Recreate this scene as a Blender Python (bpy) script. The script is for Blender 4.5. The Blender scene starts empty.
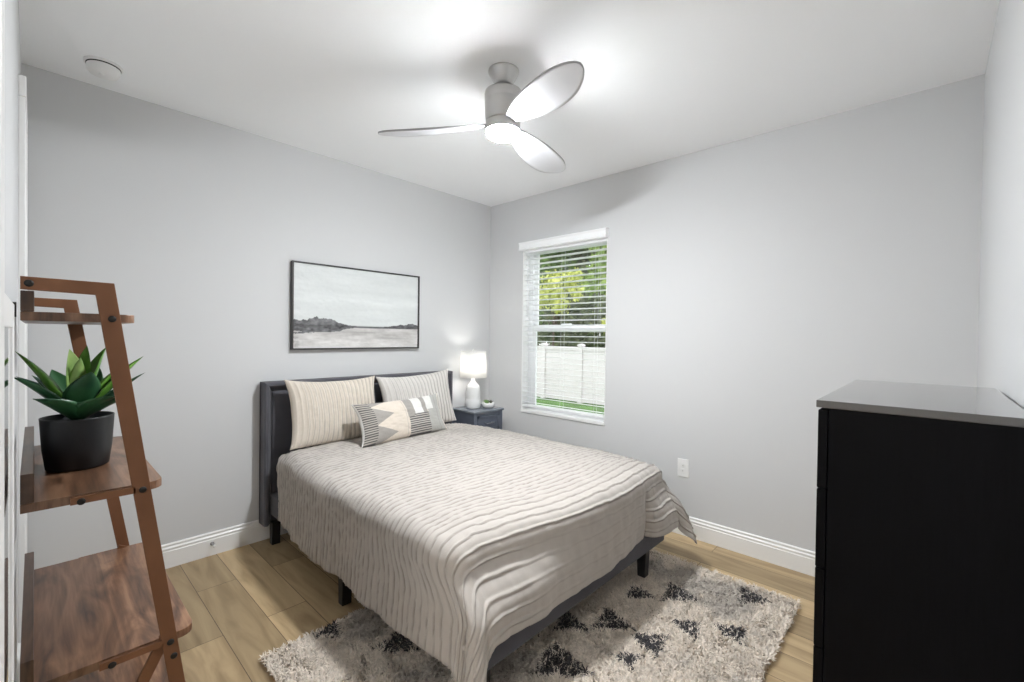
import bpy, bmesh, math, random
import numpy as np
from mathutils import Vector, Matrix, noise as mnoise
random.seed(4); rng = np.random.default_rng(7)
PI = math.pi
SC = bpy.context.scene
COL = SC.collection

# ------------------------------------------------------------ camera
cam_d = bpy.data.cameras.new('camera'); cam = bpy.data.objects.new('camera', cam_d); COL.objects.link(cam)
cam_d.sensor_width = 36.0; cam_d.sensor_fit = 'HORIZONTAL'
cam_d.lens = 447.36 / 1024 * 36.0
cam_d.clip_start = 0.01
cR = Vector((0.72971404, 0.68362327, 0.01329066)); cU = Vector((-0.01738757, -0.00087869, 0.99984844)); cF = Vector((-0.68353134, 0.72983454, -0.01124536))
m = Matrix((cR, cU, -cF)).transposed().to_4x4(); m.translation = Vector((3.3195, -3.2048, 1.4166))
cam.matrix_world = m
SC.camera = cam

# ------------------------------------------------------------ world, sun, view
W = bpy.data.worlds.new('sky'); SC.world = W; W.use_nodes = True
nt = W.node_tree; nt.nodes.clear()
wo = nt.nodes.new('ShaderNodeOutputWorld'); wb = nt.nodes.new('ShaderNodeBackground')
wb.inputs['Color'].default_value = (0.93, 0.96, 1.0, 1); wb.inputs['Strength'].default_value = 2.15
nt.links.new(wb.outputs[0], wo.inputs[0])
sd = bpy.data.lights.new('sun', 'SUN'); sd.energy = 0.4; sd.angle = 0.01; sd.color = (1, 0.95, 0.86)
so = bpy.data.objects.new('sun', sd); COL.objects.link(so); so.rotation_euler = (math.radians(38), 0, math.radians(-20))
pd = bpy.data.lights.new('window_portal', 'AREA'); pd.shape = 'RECTANGLE'; pd.size = 0.92; pd.size_y = 1.5; pd.cycles.is_portal = True
po = bpy.data.objects.new('window_portal', pd); COL.objects.link(po); po.location = (0.912, 0.16, 1.46); po.rotation_euler = (math.radians(-90), 0, 0)
vs = SC.view_settings
SC.display_settings.display_device = 'sRGB'
vs.view_transform = 'Standard'; vs.look = 'None'; vs.exposure = 0.16; vs.gamma = 1.0; vs.use_curve_mapping = False
SC.cycles.max_bounces = 10; SC.cycles.diffuse_bounces = 7; SC.cycles.transparent_max_bounces = 16
SC.cycles.use_denoising = True
SC.cycles.sample_clamp_indirect = 8.0
FAN_E = 640.0; HALL_FILL_E = 50.0; LAMP_E = 72.0

# ------------------------------------------------------------ materials
def new_mat(name):
    mt = bpy.data.materials.new(name); mt.use_nodes = True
    return mt, mt.node_tree, mt.node_tree.nodes['Principled BSDF']
def noise_bump(nt, b, scale, strength, dist=0.002, coord='Object', detail=4, stretch=None):
    tc = nt.nodes.new('ShaderNodeTexCoord'); src = tc.outputs[coord]
    if stretch:
        mp = nt.nodes.new('ShaderNodeMapping'); mp.inputs['Scale'].default_value = stretch; nt.links.new(src, mp.inputs[0]); src = mp.outputs[0]
    n = nt.nodes.new('ShaderNodeTexNoise'); n.inputs['Scale'].default_value = scale; n.inputs['Detail'].default_value = detail
    nt.links.new(src, n.inputs['Vector'])
    bp = nt.nodes.new('ShaderNodeBump'); bp.inputs['Strength'].default_value = strength; bp.inputs['Distance'].default_value = dist
    nt.links.new(n.outputs[0], bp.inputs['Height']); nt.links.new(bp.outputs[0], b.inputs['Normal'])
    return n
def mat(name, col, rough=0.5, metal=0.0, bump=None, var=None, spec=0.5, sheen=0.0, coat=0.0, stretch=None):
    mt, nt, b = new_mat(name)
    b.inputs['Base Color'].default_value = (*col, 1); b.inputs['Roughness'].default_value = rough; b.inputs['Metallic'].default_value = metal
    b.inputs['Specular IOR Level'].default_value = spec
    b.inputs['Sheen Weight'].default_value = sheen; b.inputs['Coat Weight'].default_value = coat
    n = None
    if bump: n = noise_bump(nt, b, bump[0], bump[1], bump[2] if len(bump) > 2 else 0.002, stretch=stretch)
    if var:
        tc = nt.nodes.new('ShaderNodeTexCoord'); nn = nt.nodes.new('ShaderNodeTexNoise'); nn.inputs['Scale'].default_value = var[0]; nn.inputs['Detail'].default_value = 5
        src = tc.outputs['Object']
        if stretch:
            mp = nt.nodes.new('ShaderNodeMapping'); mp.inputs['Scale'].default_value = stretch; nt.links.new(src, mp.inputs[0]); src = mp.outputs[0]
        nt.links.new(src, nn.inputs['Vector'])
        cr = nt.nodes.new('ShaderNodeValToRGB'); cr.color_ramp.elements[0].position = 0.3; cr.color_ramp.elements[1].position = 0.7
        cr.color_ramp.elements[0].color = (*[c * (1 - var[1]) for c in col], 1); cr.color_ramp.elements[1].color = (*[min(1, c * (1 + var[1])) for c in col], 1)
        nt.links.new(nn.outputs[0], cr.inputs[0]); nt.links.new(cr.outputs[0], b.inputs['Base Color'])
    return mt
def attr_mat(name, rough=0.9, bump=None, sheen=0.0, attr='Col', trans=0.0):
    mt, nt, b = new_mat(name)
    a = nt.nodes.new('ShaderNodeAttribute'); a.attribute_name = attr
    nt.links.new(a.outputs['Color'], b.inputs['Base Color']); b.inputs['Roughness'].default_value = rough; b.inputs['Sheen Weight'].default_value = sheen
    b.inputs['Specular IOR Level'].default_value = 0.25
    if bump: noise_bump(nt, b, *bump)
    return mt
def emis(name, col, s):
    mt, nt, b = new_mat(name)
    b.inputs['Base Color'].default_value = (0.9, 0.9, 0.9, 1); b.inputs['Emission Color'].default_value = (*col, 1); b.inputs['Emission Strength'].default_value = s
    return mt
M = {}
M['wall'] = mat('wall_paint', (0.635, 0.64, 0.645), 0.75, bump=(220, 0.04, 0.001), spec=0.25)
M['ceil'] = mat('ceiling_paint', (0.95, 0.962, 0.975), 0.9, bump=(90, 0.15, 0.001), spec=0.2)
M['trim'] = mat('trim_paint', (0.86, 0.86, 0.85), 0.35)
M['vinyl'] = mat('white_vinyl', (0.88, 0.89, 0.9), 0.35)
M['slat'] = mat('blind_slat', (0.9, 0.91, 0.92), 0.45)
M['plastic'] = mat('white_plastic', (0.85, 0.85, 0.84), 0.4)
M['darkplastic'] = mat('dark_plastic', (0.02, 0.02, 0.02), 0.4)
M['nickel'] = mat('brushed_nickel', (0.62, 0.61, 0.60), 0.36, 0.85, bump=(60, 0.1, 0.0005), stretch=(1, 1, 12))
M['dark_metal'] = mat('dark_metal', (0.02, 0.018, 0.016), 0.45, 0.5)
M['blade'] = mat('fan_blade_white', (0.60, 0.60, 0.62), 0.4)
M['bladegrey'] = mat('fan_blade_edge', (0.38, 0.38, 0.385), 0.35, 0.3)
M['fabric'] = mat('charcoal_fabric', (0.085, 0.084, 0.098), 0.95, bump=(600, 0.4, 0.001), sheen=0.12, var=(5, 0.15))
M['leg'] = mat('black_leg', (0.012, 0.012, 0.013), 0.35)
M['dresser'] = mat('black_brown_veneer', (0.0022, 0.0022, 0.0032), 0.55, bump=(40, 0.25, 0.0006), var=(25, 0.3), stretch=(6, 6, 0.35), spec=0.10)
M['dressertop_sheen'] = mat('black_brown_top_sheen', (0.045, 0.042, 0.040), 0.30, bump=(60, 0.1, 0.0003), stretch=(6, 0.5, 6), spec=1.0, coat=1.0)  # base lighter than the sides, painting in reflected light on the top
M['night'] = mat('slate_paint', (0.10, 0.115, 0.15), 0.4, var=(8, 0.08))
M['nighttop'] = mat('slate_top', (0.16, 0.18, 0.21), 0.22)
M['ceramic'] = mat('white_ceramic', (0.8, 0.8, 0.79), 0.35, var=(12, 0.05))
M['potblack'] = mat('black_pot', (0.006, 0.007, 0.009), 0.45)
M['soil'] = mat('dark_soil', (0.03, 0.022, 0.015), 1.0, bump=(200, 1.0, 0.004))
M['mattress'] = mat('white_sheet', (0.78, 0.78, 0.77), 0.9, bump=(60, 0.2, 0.004))
M['pframe'] = mat('dark_picture_frame', (0.035, 0.033, 0.032), 0.4)
M['canvas_side'] = mat('canvas_edge', (0.7, 0.7, 0.68), 0.8)
M['framewood'] = mat('ladder_frame_finish', (0.20, 0.088, 0.042), 0.5, bump=(30, 0.1, 0.0005), var=(12, 0.12), stretch=(1, 1, 0.4), spec=0.3)
M['grass'] = mat('lawn', (0.10, 0.22, 0.04), 0.95, bump=(40, 1.0, 0.03), var=(3, 0.5))
M['fence'] = mat('fence_vinyl', (0.70, 0.655, 0.67), 0.5)
M['bark'] = mat('bark', (0.10, 0.07, 0.05), 0.95, bump=(30, 0.8, 0.01))
M['mirror'] = mat('mirror_glass', (0.85, 0.88, 0.9), 0.03, 1.0)
M['door'] = mat('door_paint', (0.74, 0.735, 0.72), 0.4)
M['doorstop'] = mat('spring_steel', (0.4, 0.4, 0.4), 0.3, 1.0)
M['handle'] = mat('pewter_handle', (0.28, 0.29, 0.31), 0.35, 0.9)

def glass():
    mt = bpy.data.materials.new('window_glass'); mt.use_nodes = True; nt = mt.node_tree; nt.nodes.clear()
    o = nt.nodes.new('ShaderNodeOutputMaterial'); mx = nt.nodes.new('ShaderNodeMixShader'); t = nt.nodes.new('ShaderNodeBsdfTransparent'); g = nt.nodes.new('ShaderNodeBsdfGlossy')
    t.inputs[0].default_value = (0.97, 0.97, 0.97, 1); g.inputs['Roughness'].default_value = 0.01; mx.inputs[0].default_value = 0.05
    nt.links.new(t.outputs[0], mx.inputs[1]); nt.links.new(g.outputs[0], mx.inputs[2]); nt.links.new(mx.outputs[0], o.inputs[0]); return mt
M['glass'] = glass()

def shade_mat():
    mt = bpy.data.materials.new('lamp_shade_linen'); mt.use_nodes = True; nt = mt.node_tree; nt.nodes.clear()
    o = nt.nodes.new('ShaderNodeOutputMaterial'); mx = nt.nodes.new('ShaderNodeMixShader'); t = nt.nodes.new('ShaderNodeBsdfTranslucent'); g = nt.nodes.new('ShaderNodeBsdfDiffuse')
    t.inputs[0].default_value = (0.9, 0.9, 0.88, 1); g.inputs[0].default_value = (0.88, 0.88, 0.87, 1); mx.inputs[0].default_value = 0.4
    nt.links.new(t.outputs[0], mx.inputs[1]); nt.links.new(g.outputs[0], mx.inputs[2]); nt.links.new(mx.outputs[0], o.inputs[0]); return mt
M['shade'] = shade_mat()

def floor_mat():
    mt, nt, b = new_mat('oak_planks')
    tc = nt.nodes.new('ShaderNodeTexCoord'); mp = nt.nodes.new('ShaderNodeMapping')
    mp.inputs['Location'].default_value = (0.42, 2.6 + 0.19 * 20, 0)
    nt.links.new(tc.outputs['Object'], mp.inputs[0])
    br = nt.nodes.new('ShaderNodeTexBrick'); nt.links.new(mp.outputs[0], br.inputs['Vector'])
    br.offset = 0.37; br.offset_frequency = 2
    br.inputs['Scale'].default_value = 1.0; br.inputs['Brick Width'].default_value = 1.35; br.inputs['Row Height'].default_value = 0.19
    br.inputs['Mortar Size'].default_value = 0.0016; br.inputs['Mortar Smooth'].default_value = 0.1; br.inputs['Bias'].default_value = 0.0
    br.inputs['Color1'].default_value = (0.0, 0.0, 0.0, 1); br.inputs['Color2'].default_value = (1, 1, 1, 1); br.inputs['Mortar'].default_value = (0.0, 0.0, 0.0, 1)
    # grain: stretched noise, offset per plank
    mp2 = nt.nodes.new('ShaderNodeMapping'); mp2.inputs['Scale'].default_value = (0.9, 7.0, 1); nt.links.new(tc.outputs['Object'], mp2.inputs[0])
    add = nt.nodes.new('ShaderNodeVectorMath'); add.operation = 'ADD'; nt.links.new(mp2.outputs[0], add.inputs[0])
    sc = nt.nodes.new('ShaderNodeVectorMath'); sc.operation = 'SCALE'; sc.inputs['Scale'].default_value = 9.0; nt.links.new(br.outputs['Color'], sc.inputs[0]); nt.links.new(sc.outputs[0], add.inputs[1])
    n1 = nt.nodes.new('ShaderNodeTexNoise'); n1.inputs['Scale'].default_value = 1.6; n1.inputs['Detail'].default_value = 7; n1.inputs['Distortion'].default_value = 1.6; nt.links.new(add.outputs[0], n1.inputs['Vector'])
    r1 = nt.nodes.new('ShaderNodeValToRGB'); nt.links.new(n1.outputs[0], r1.inputs[0])
    e = r1.color_ramp.elements; e[0].position = 0.28; e[0].color = (0.32, 0.225, 0.120, 1); e[1].position = 0.72; e[1].color = (0.55, 0.41, 0.235, 1)
    x = e.new(0.5); x.color = (0.46, 0.335, 0.19, 1)
    tone = nt.nodes.new('ShaderNodeMapRange'); tone.inputs['To Min'].default_value = 0.72; tone.inputs['To Max'].default_value = 1.14
    nt.links.new(br.outputs['Color'], tone.inputs[0])
    mul = nt.nodes.new('ShaderNodeVectorMath'); mul.operation = 'SCALE'; nt.links.new(r1.outputs[0], mul.inputs[0]); nt.links.new(tone.outputs[0], mul.inputs['Scale'])
    mix = nt.nodes.new('ShaderNodeMix'); mix.data_type = 'RGBA'; nt.links.new(br.outputs['Fac'], mix.inputs[0]); nt.links.new(mul.outputs[0], mix.inputs[6]); mix.inputs[7].default_value = (0.09, 0.06, 0.035, 1)
    nt.links.new(mix.outputs[2], b.inputs['Base Color'])
    b.inputs['Roughness'].default_value = 0.42; b.inputs['Specular IOR Level'].default_value = 0.4
    bp = nt.nodes.new('ShaderNodeBump'); bp.inputs['Strength'].default_value = 0.3; bp.inputs['Distance'].default_value = 0.002
    nt.links.new(n1.outputs[0], bp.inputs['Height']); nt.links.new(bp.outputs[0], b.inputs['Normal'])
    return mt
M['floor'] = floor_mat()

def walnut(name, dark=1.0):
    mt, nt, b = new_mat(name)
    tc = nt.nodes.new('ShaderNodeTexCoord'); mp = nt.nodes.new('ShaderNodeMapping'); mp.inputs['Scale'].default_value = (1.0, 5.0, 2.0)
    nt.links.new(tc.outputs['Object'], mp.inputs[0])
    n = nt.nodes.new('ShaderNodeTexNoise'); n.inputs['Scale'].default_value = 2.2; n.inputs['Detail'].default_value = 8; n.inputs['Distortion'].default_value = 2.4; nt.links.new(mp.outputs[0], n.inputs['Vector'])
    mp3 = nt.nodes.new('ShaderNodeMapping'); mp3.inputs['Scale'].default_value = (3.0, 90.0, 2.0); nt.links.new(tc.outputs['Object'], mp3.inputs[0])
    n3 = nt.nodes.new('ShaderNodeTexNoise'); n3.inputs['Scale'].default_value = 1.5; n3.inputs['Detail'].default_value = 4; nt.links.new(mp3.outputs[0], n3.inputs['Vector'])
    r = nt.nodes.new('ShaderNodeValToRGB'); e = r.color_ramp.elements
    e[0].position = 0.30; e[0].color = (0.055 * dark, 0.028 * dark, 0.017 * dark, 1); e[1].position = 0.68; e[1].color = (0.30 * dark, 0.165 * dark, 0.095 * dark, 1)
    x = e.new(0.48); x.color = (0.165 * dark, 0.082 * dark, 0.045 * dark, 1)
    mx = nt.nodes.new('ShaderNodeMath'); mx.operation = 'MULTIPLY_ADD'; mx.inputs[1].default_value = 0.3; nt.links.new(n3.outputs[0], mx.inputs[0])
    m2 = nt.nodes.new('ShaderNodeMath'); m2.operation = 'MULTIPLY_ADD'; m2.inputs[1].default_value = 0.9; m2.inputs[2].default_value = -0.1; nt.links.new(n.outputs[0], m2.inputs[0]); nt.links.new(m2.outputs[0], mx.inputs[2])
    nt.links.new(mx.outputs[0], r.inputs[0])
    sx_ = nt.nodes.new('ShaderNodeSeparateXYZ'); nt.links.new(tc.outputs['Object'], sx_.inputs[0])
    f1 = nt.nodes.new('ShaderNodeMath'); f1.operation = 'MULTIPLY_ADD'; f1.inputs[1].default_value = 9.0; f1.inputs[2].default_value = 40.28; nt.links.new(sx_.outputs['Y'], f1.inputs[0])
    f2 = nt.nodes.new('ShaderNodeMath'); f2.operation = 'FLOOR'; nt.links.new(f1.outputs[0], f2.inputs[0])
    wn = nt.nodes.new('ShaderNodeTexWhiteNoise'); wn.noise_dimensions = '1D'; nt.links.new(f2.outputs[0], wn.inputs['W'])
    mr_ = nt.nodes.new('ShaderNodeMapRange'); mr_.inputs['To Min'].default_value = 0.62; mr_.inputs['To Max'].default_value = 1.35; nt.links.new(wn.outputs['Value'], mr_.inputs[0])
    vs_ = nt.nodes.new('ShaderNodeVectorMath'); vs_.operation = 'SCALE'; nt.links.new(r.outputs[0], vs_.inputs[0]); nt.links.new(mr_.outputs[0], vs_.inputs['Scale'])
    nt.links.new(vs_.outputs[0], b.inputs['Base Color'])
    b.inputs['Roughness'].default_value = 0.34
    return mt
M['walnut'] = walnut('walnut_board'); M['walnut2'] = walnut('walnut_edge_dark', 0.5)

def leafmat(name, c1, c2, scale=3, rough=0.5, trans=0.0):
    mt, nt, b = new_mat(name)
    tc = nt.nodes.new('ShaderNodeTexCoord'); n = nt.nodes.new('ShaderNodeTexNoise'); n.inputs['Scale'].default_value = scale; n.inputs['Detail'].default_value = 3; nt.links.new(tc.outputs['Object'], n.inputs['Vector'])
    r = nt.nodes.new('ShaderNodeValToRGB'); e = r.color_ramp.elements; e[0].position = 0.35; e[0].color = (*c1, 1); e[1].position = 0.65; e[1].color = (*c2, 1)
    nt.links.new(n.outputs[0], r.inputs[0]); nt.links.new(r.outputs[0], b.inputs['Base Color']); b.inputs['Roughness'].default_value = rough
    return mt

# ------------------------------------------------------------ helpers
class MB:
    """collects shapes in world coordinates; build() links them as ONE mesh object"""
    def __init__(s): s.bm = bmesh.new()
    def box(s, x0, x1, y0, y1, z0, z1, bev=0.0, seg=2, mi=0):
        vs = [s.bm.verts.new((x, y, z)) for x in (x0, x1) for y in (y0, y1) for z in (z0, z1)]
        F = [(0, 1, 3, 2), (4, 6, 7, 5), (0, 4, 5, 1), (2, 3, 7, 6), (0, 2, 6, 4), (1, 5, 7, 3)]
        fs = [s.bm.faces.new([vs[i] for i in f]) for f in F]
        for f in fs: f.material_index = mi
        if bev > 0:
            ed = list({e for f in fs for e in f.edges})
            bmesh.ops.bevel(s.bm, geom=ed, offset=bev, segments=seg, affect='EDGES', profile=0.5)
        return s
    def prism(s, pts, axis, a, b, bev=0.0, mi=0):
        """polygon pts (2D) extruded along axis ('x','y','z') from a to b"""
        def P(p, t): return {'x': (t, p[0], p[1]), 'y': (p[0], t, p[1]), 'z': (p[0], p[1], t)}[axis]
        v0 = [s.bm.verts.new(P(p, a)) for p in pts]; v1 = [s.bm.verts.new(P(p, b)) for p in pts]; n = len(pts)
        fs = [s.bm.faces.new(v0), s.bm.faces.new(v1[::-1])]
        for i in range(n): fs.append(s.bm.faces.new((v0[i], v1[i], v1[(i + 1) % n], v0[(i + 1) % n])))
        for f in fs: f.material_index = mi
        bmesh.ops.recalc_face_normals(s.bm, faces=fs)
        if bev > 0:
            ed = list({e for f in fs[:2] for e in f.edges})
            bmesh.ops.bevel(s.bm, geom=ed, offset=bev, segments=2, affect='EDGES', profile=0.5)
        return s
    def lathe(s, prof, c, axis='z', n=48, cap=True, mi=0):
        rings = []
        for r, h in prof:
            ring = []
            for i in range(n):
                a = 2 * PI * i / n; u, v = r * math.cos(a), r * math.sin(a)
                p = {'z': (c[0] + u, c[1] + v, c[2] + h), 'x': (c[0] + h, c[1] + u, c[2] + v), 'y': (c[0] + u, c[1] + h, c[2] + v)}[axis]
                ring.append(s.bm.verts.new(p))
            rings.append(ring)
        fs = []
        for a, b in zip(rings, rings[1:]):
            for i in range(n):
                fs.append(s.bm.faces.new((a[i], a[(i + 1) % n], b[(i + 1) % n], b[i])))
        if cap:
            fs.append(s.bm.faces.new(rings[0][::-1])); fs.append(s.bm.faces.new(rings[-1]))
        for f in fs: f.material_index = mi; f.smooth = True
        bmesh.ops.recalc_face_normals(s.bm, faces=fs)
        return s
    def tube(s, p, q, r0, r1=None, n=12, mi=0):
        r1 = r0 if r1 is None else r1
        p, q = Vector(p), Vector(q); d = (q - p).normalized(); a = d.orthogonal().normalized(); b = d.cross(a)
        R0 = [s.bm.verts.new(p + (a * math.cos(t) + b * math.sin(t)) * r0) for t in [2 * PI * i / n for i in range(n)]]
        R1 = [s.bm.verts.new(q + (a * math.cos(t) + b * math.sin(t)) * r1) for t in [2 * PI * i / n for i in range(n)]]
        fs = [s.bm.faces.new((R0[i], R0[(i + 1) % n], R1[(i + 1) % n], R1[i])) for i in range(n)]
        for f in fs: f.smooth = True
        fs += [s.bm.faces.new(R0[::-1]), s.bm.faces.new(R1)]
        for f in fs: f.material_index = mi
        bmesh.ops.recalc_face_normals(s.bm, faces=fs)
        return s
    def build(s, name, mats, parent=None, origin=None, smooth=None):
        me = bpy.data.meshes.new(name)
        o = bpy.data.objects.new(name, me); COL.objects.link(o)
        if parent is not None:
            org = world_loc(parent); o.parent = parent; loc = Vector((0, 0, 0))
        else:
            if origin is None:
                vs = [v.co for v in s.bm.verts]; lo = Vector([min(v[i] for v in vs) for i in range(3)]); hi = Vector([max(v[i] for v in vs) for i in range(3)])
                origin = Vector(((lo.x + hi.x) / 2, (lo.y + hi.y) / 2, lo.z))
            org = Vector(origin); loc = org
        bmesh.ops.translate(s.bm, verts=s.bm.verts, vec=-org)
        s.bm.to_mesh(me); s.bm.free(); o.location = loc
        for mm in (mats if isinstance(mats, (list, tuple)) else [mats]): me.materials.append(mm)
        if smooth is not None:
            for p in me.polygons: p.use_smooth = smooth
        return o
def world_loc(o):
    v = Vector(o.location)
    while o.parent: o = o.parent; v = v + Vector(o.location)
    return v
def thing(name, loc, label, cat, group=None):
    o = bpy.data.objects.new(name, None); COL.objects.link(o); o.location = loc; o.empty_display_size = 0.1
    return tag(o, label, cat, group)
def tag(o, label, cat, group=None, kind=None):
    o['label'] = label; o['category'] = cat
    if group: o['group'] = group
    if kind: o['kind'] = kind
    return o
def struct(o, label, cat='structure'):
    o['kind'] = 'structure'; o['label'] = label; o['category'] = cat; return o
def part_label(o, l): o['label'] = l; return o
def grid_mesh(name, P, mats, parent=None, origin=None, cols=None, smooth=True, closed_u=False, uv=None):
    """P: (nu,nv,3) numpy world positions -> one grid mesh"""
    nu, nv = P.shape[:2]
    org = np.array(world_loc(parent)) if parent is not None else (np.array(origin) if origin is not None else np.array([(P[..., 0].min() + P[..., 0].max()) / 2, (P[..., 1].min() + P[..., 1].max()) / 2, P[..., 2].min()]))
    V = (P - org).reshape(-1, 3)
    idx = np.arange(nu * nv).reshape(nu, nv)
    if closed_u: idx = np.vstack([idx, idx[:1]])
    F = np.stack([idx[:-1, :-1], idx[1:, :-1], idx[1:, 1:], idx[:-1, 1:]], -1).reshape(-1, 4)
    me = bpy.data.meshes.new(name); me.from_pydata(V.tolist(), [], F.tolist())
    if cols is not None:
        at = me.color_attributes.new('Col', 'FLOAT_COLOR', 'POINT'); c = np.ones((nu * nv, 4), np.float32); c[:, :3] = cols.reshape(-1, 3); at.data.foreach_set('color', c.ravel())
    me.polygons.foreach_set('use_smooth', [smooth] * len(me.polygons)); me.update()
    for mm in (mats if isinstance(mats, (list, tuple)) else [mats]): me.materials.append(mm)
    o = bpy.data.objects.new(name, me); COL.objects.link(o)
    if parent is not None: o.parent = parent
    else: o.location = org
    return o
def sstep(a, b, x):
    t = np.clip((x - a) / (b - a), 0, 1); return t * t * (3 - 2 * t)
def vnoise(x, y, seed=0, octaves=3):
    """smooth value noise, numpy arrays"""
    out = np.zeros(np.broadcast(x, y).shape); amp = 1.0; tot = 0
    for k in range(octaves):
        r = np.random.default_rng(seed * 31 + k); T = r.random((64, 64))
        X = x * 2 ** k; Y = y * 2 ** k; i = np.floor(X).astype(int); j = np.floor(Y).astype(int); fx = X - i; fy = Y - j
        fx = fx * fx * (3 - 2 * fx); fy = fy * fy * (3 - 2 * fy); g = lambda a, b: T[a % 64, b % 64]
        out += amp * ((g(i, j) * (1 - fx) + g(i + 1, j) * fx) * (1 - fy) + (g(i, j + 1) * (1 - fx) + g(i + 1, j + 1) * fx) * fy); tot += amp; amp *= 0.5
    return out / tot * 2 - 1

# ------------------------------------------------------------ the room
RX = 3.49; NY = -3.250; H = 2.74; T = 0.14
struct(MB().box(-T, RX + T, NY - 1.6, T, -0.12, 0.0).build('floor', M['floor'], origin=(0, 0, 0)), 'wide plank oak floor of the bedroom', 'floor')
struct(MB().box(-T, RX + T, NY - 1.6, T, H, H + 0.12).build('ceiling', M['ceil']), 'flat white ceiling', 'ceiling')
struct(MB().box(-T, 0, NY - 1.6, T, 0, H).build('wall_left', M['wall']), 'pale grey wall behind the headboard', 'wall')
WX0, WX1, WZ0, WZ1 = 0.45, 1.375, 0.69, 2.30
w = MB()
w.box(0, WX0, 0, T, 0, H).box(WX1, RX, 0, T, 0, H).box(WX0, WX1, 0, T, 0, WZ0).box(WX0, WX1, 0, T, WZ1, H)
struct(w.build('wall_back', M['wall']), 'pale grey wall with the window', 'wall')
struct(MB().box(RX, RX + T, NY - 1.6, T, 0, H).build('wall_right', M['wall']), 'pale wall beside the black dresser', 'wall')
# near wall, with the doorway the picture is taken from and a short hall behind it
DX0, DX1, DZ = 2.50, 3.40, 2.06
CX0, CX1, CZ = 0.14, 0.56, 2.36       # closet opening
w = MB()
w.box(0, CX0, NY - T, NY, 0, H).box(CX0, CX1, NY - T, NY, CZ, H).box(CX1, DX0, NY - T, NY, 0, H).box(DX0, DX1, NY - T, NY, DZ, H).box(DX1, RX, NY - T, NY, 0, H)
struct(w.build('wall_front', M['wall']), 'white wall the ladder shelf leans on', 'wall')
struct(MB().box(0, RX, NY - 1.6, NY - 1.5, 0, H).build('wall_hall', M['wall']), 'hall wall beyond the bedroom doorway', 'wall')

def baseboard(name, axis, a, b, at, sgn):
    # profile (out from wall, height)
    pr = [(0, 0), (0.015, 0), (0.015, 0.100), (0.0125, 0.103), (0.0125, 0.109), (0.0145, 0.112), (0.0145, 0.118), (0.009, 0.126), (0.009, 0.131), (0.0105, 0.134), (0.0105, 0.139), (0.004, 0.145), (0, 0.145)]
    o = MB().prism([(at + sgn * p[0], p[1]) for p in pr], axis, a, b).build(name, M['trim'])
    return struct(o, 'white moulded baseboard', 'baseboard')
baseboard('baseboard_left', 'y', NY, 0, 0.0, 1)
baseboard('baseboard_back', 'x', 0.0, RX, 0.0, -1)
baseboard('baseboard_right', 'y', NY, 0, RX, -1)
baseboard('baseboard_front', 'x', 0.64, DX0 - 0.09, NY, 1)

# closet double door in the near wall, seen edge on behind the ladder shelf
cd = thing('door_1', (0.35, NY, 0), 'narrow white closet door beyond the ladder shelf', 'door'); cd['kind'] = 'structure'
for (x0, x1) in ((CX0 + 0.003, CX1 - 0.003),):
    d = MB().box(x0, x1, NY - 0.035, NY + 0.006, 0.01, CZ - 0.004, 0.002)
    for (z0, z1) in ((0.22, 0.95), (1.09, 2.10)):
        d.box(x0 + 0.09, x1 - 0.09, NY + 0.002, NY + 0.011, z0, z1, 0.004)
    leaf = d.build('door_panel', M['door'], cd)
    hx = x0 if x0 < 0.5 else x1
    for hz in (0.36, 1.12, 1.93):
        h = MB(); sg = 1 if x0 < 0.5 else -1
        h.tube((hx, NY + 0.013, hz - 0.045), (hx, NY + 0.013, hz + 0.045), 0.006, n=10)
        h.box(min(hx, hx + sg * 0.03), max(hx, hx + sg * 0.03), NY + 0.0055, NY + 0.009, hz - 0.045, hz + 0.045)
        h.build('hinge', M['nickel'], leaf)
c = MB()
cas = lambda x0, x1, z0, z1: c.box(x0, x1, NY - 0.001, NY + 0.022, z0, z1, 0.004)
cas(0.06, CX0 + 0.005, 0, CZ - 0.0055); cas(CX1 - 0.005, 0.635, 0, CZ - 0.0055); cas(0.06, 0.635, CZ - 0.005, CZ + 0.08)
struct(c.build('trim_1', M['trim']), 'white casing around the closet door', 'trim')
c = MB()
for (x0, x1, z0, z1) in ((DX0 - 0.085, DX0 + 0.006, 0, DZ - 0.0065), (DX1 - 0.006, DX1 + 0.08, 0, DZ - 0.0065), (DX0 - 0.085, DX1 + 0.08, DZ - 0.006, DZ + 0.085)):
    c.box(x0, x1, NY - 0.001, NY + 0.018, z0, z1, 0.004)
struct(c.build('trim_2', M['trim']), 'white casing around the bedroom doorway', 'trim')
hgx, hgy, hgz = 2.96, NY - 0.75, 1.95  # added globe lamp in the unseen hall, sends fill light into the bedroom
hl = thing('hall_fill_lamp', (hgx, hgy, hgz - 0.13), 'added globe lamp in the unseen hall, fill light for the bedroom', 'fill light')
MB().lathe([(0.06, 0.0), (0.06, -0.02), (0.02, -0.03)], (hgx, hgy, H)).build('canopy', M['nickel'], hl)
MB().tube((hgx, hgy, hgz + 0.15), (hgx, hgy, H - 0.02), 0.004).lathe([(0.012, 0.17), (0.035, 0.155), (0.040, 0.118)], (hgx, hgy, hgz), n=24).build('cord', M['nickel'], hl)
MB().lathe([(0.13 * math.sin(a * PI / 16) + 0.0005, -0.13 * math.cos(a * PI / 16)) for a in range(0, 16)], (hgx, hgy, hgz), n=32).build('globe', emis('hall_fill_glow', (1.0, 0.95, 0.89), HALL_FILL_E), hl)

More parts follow.
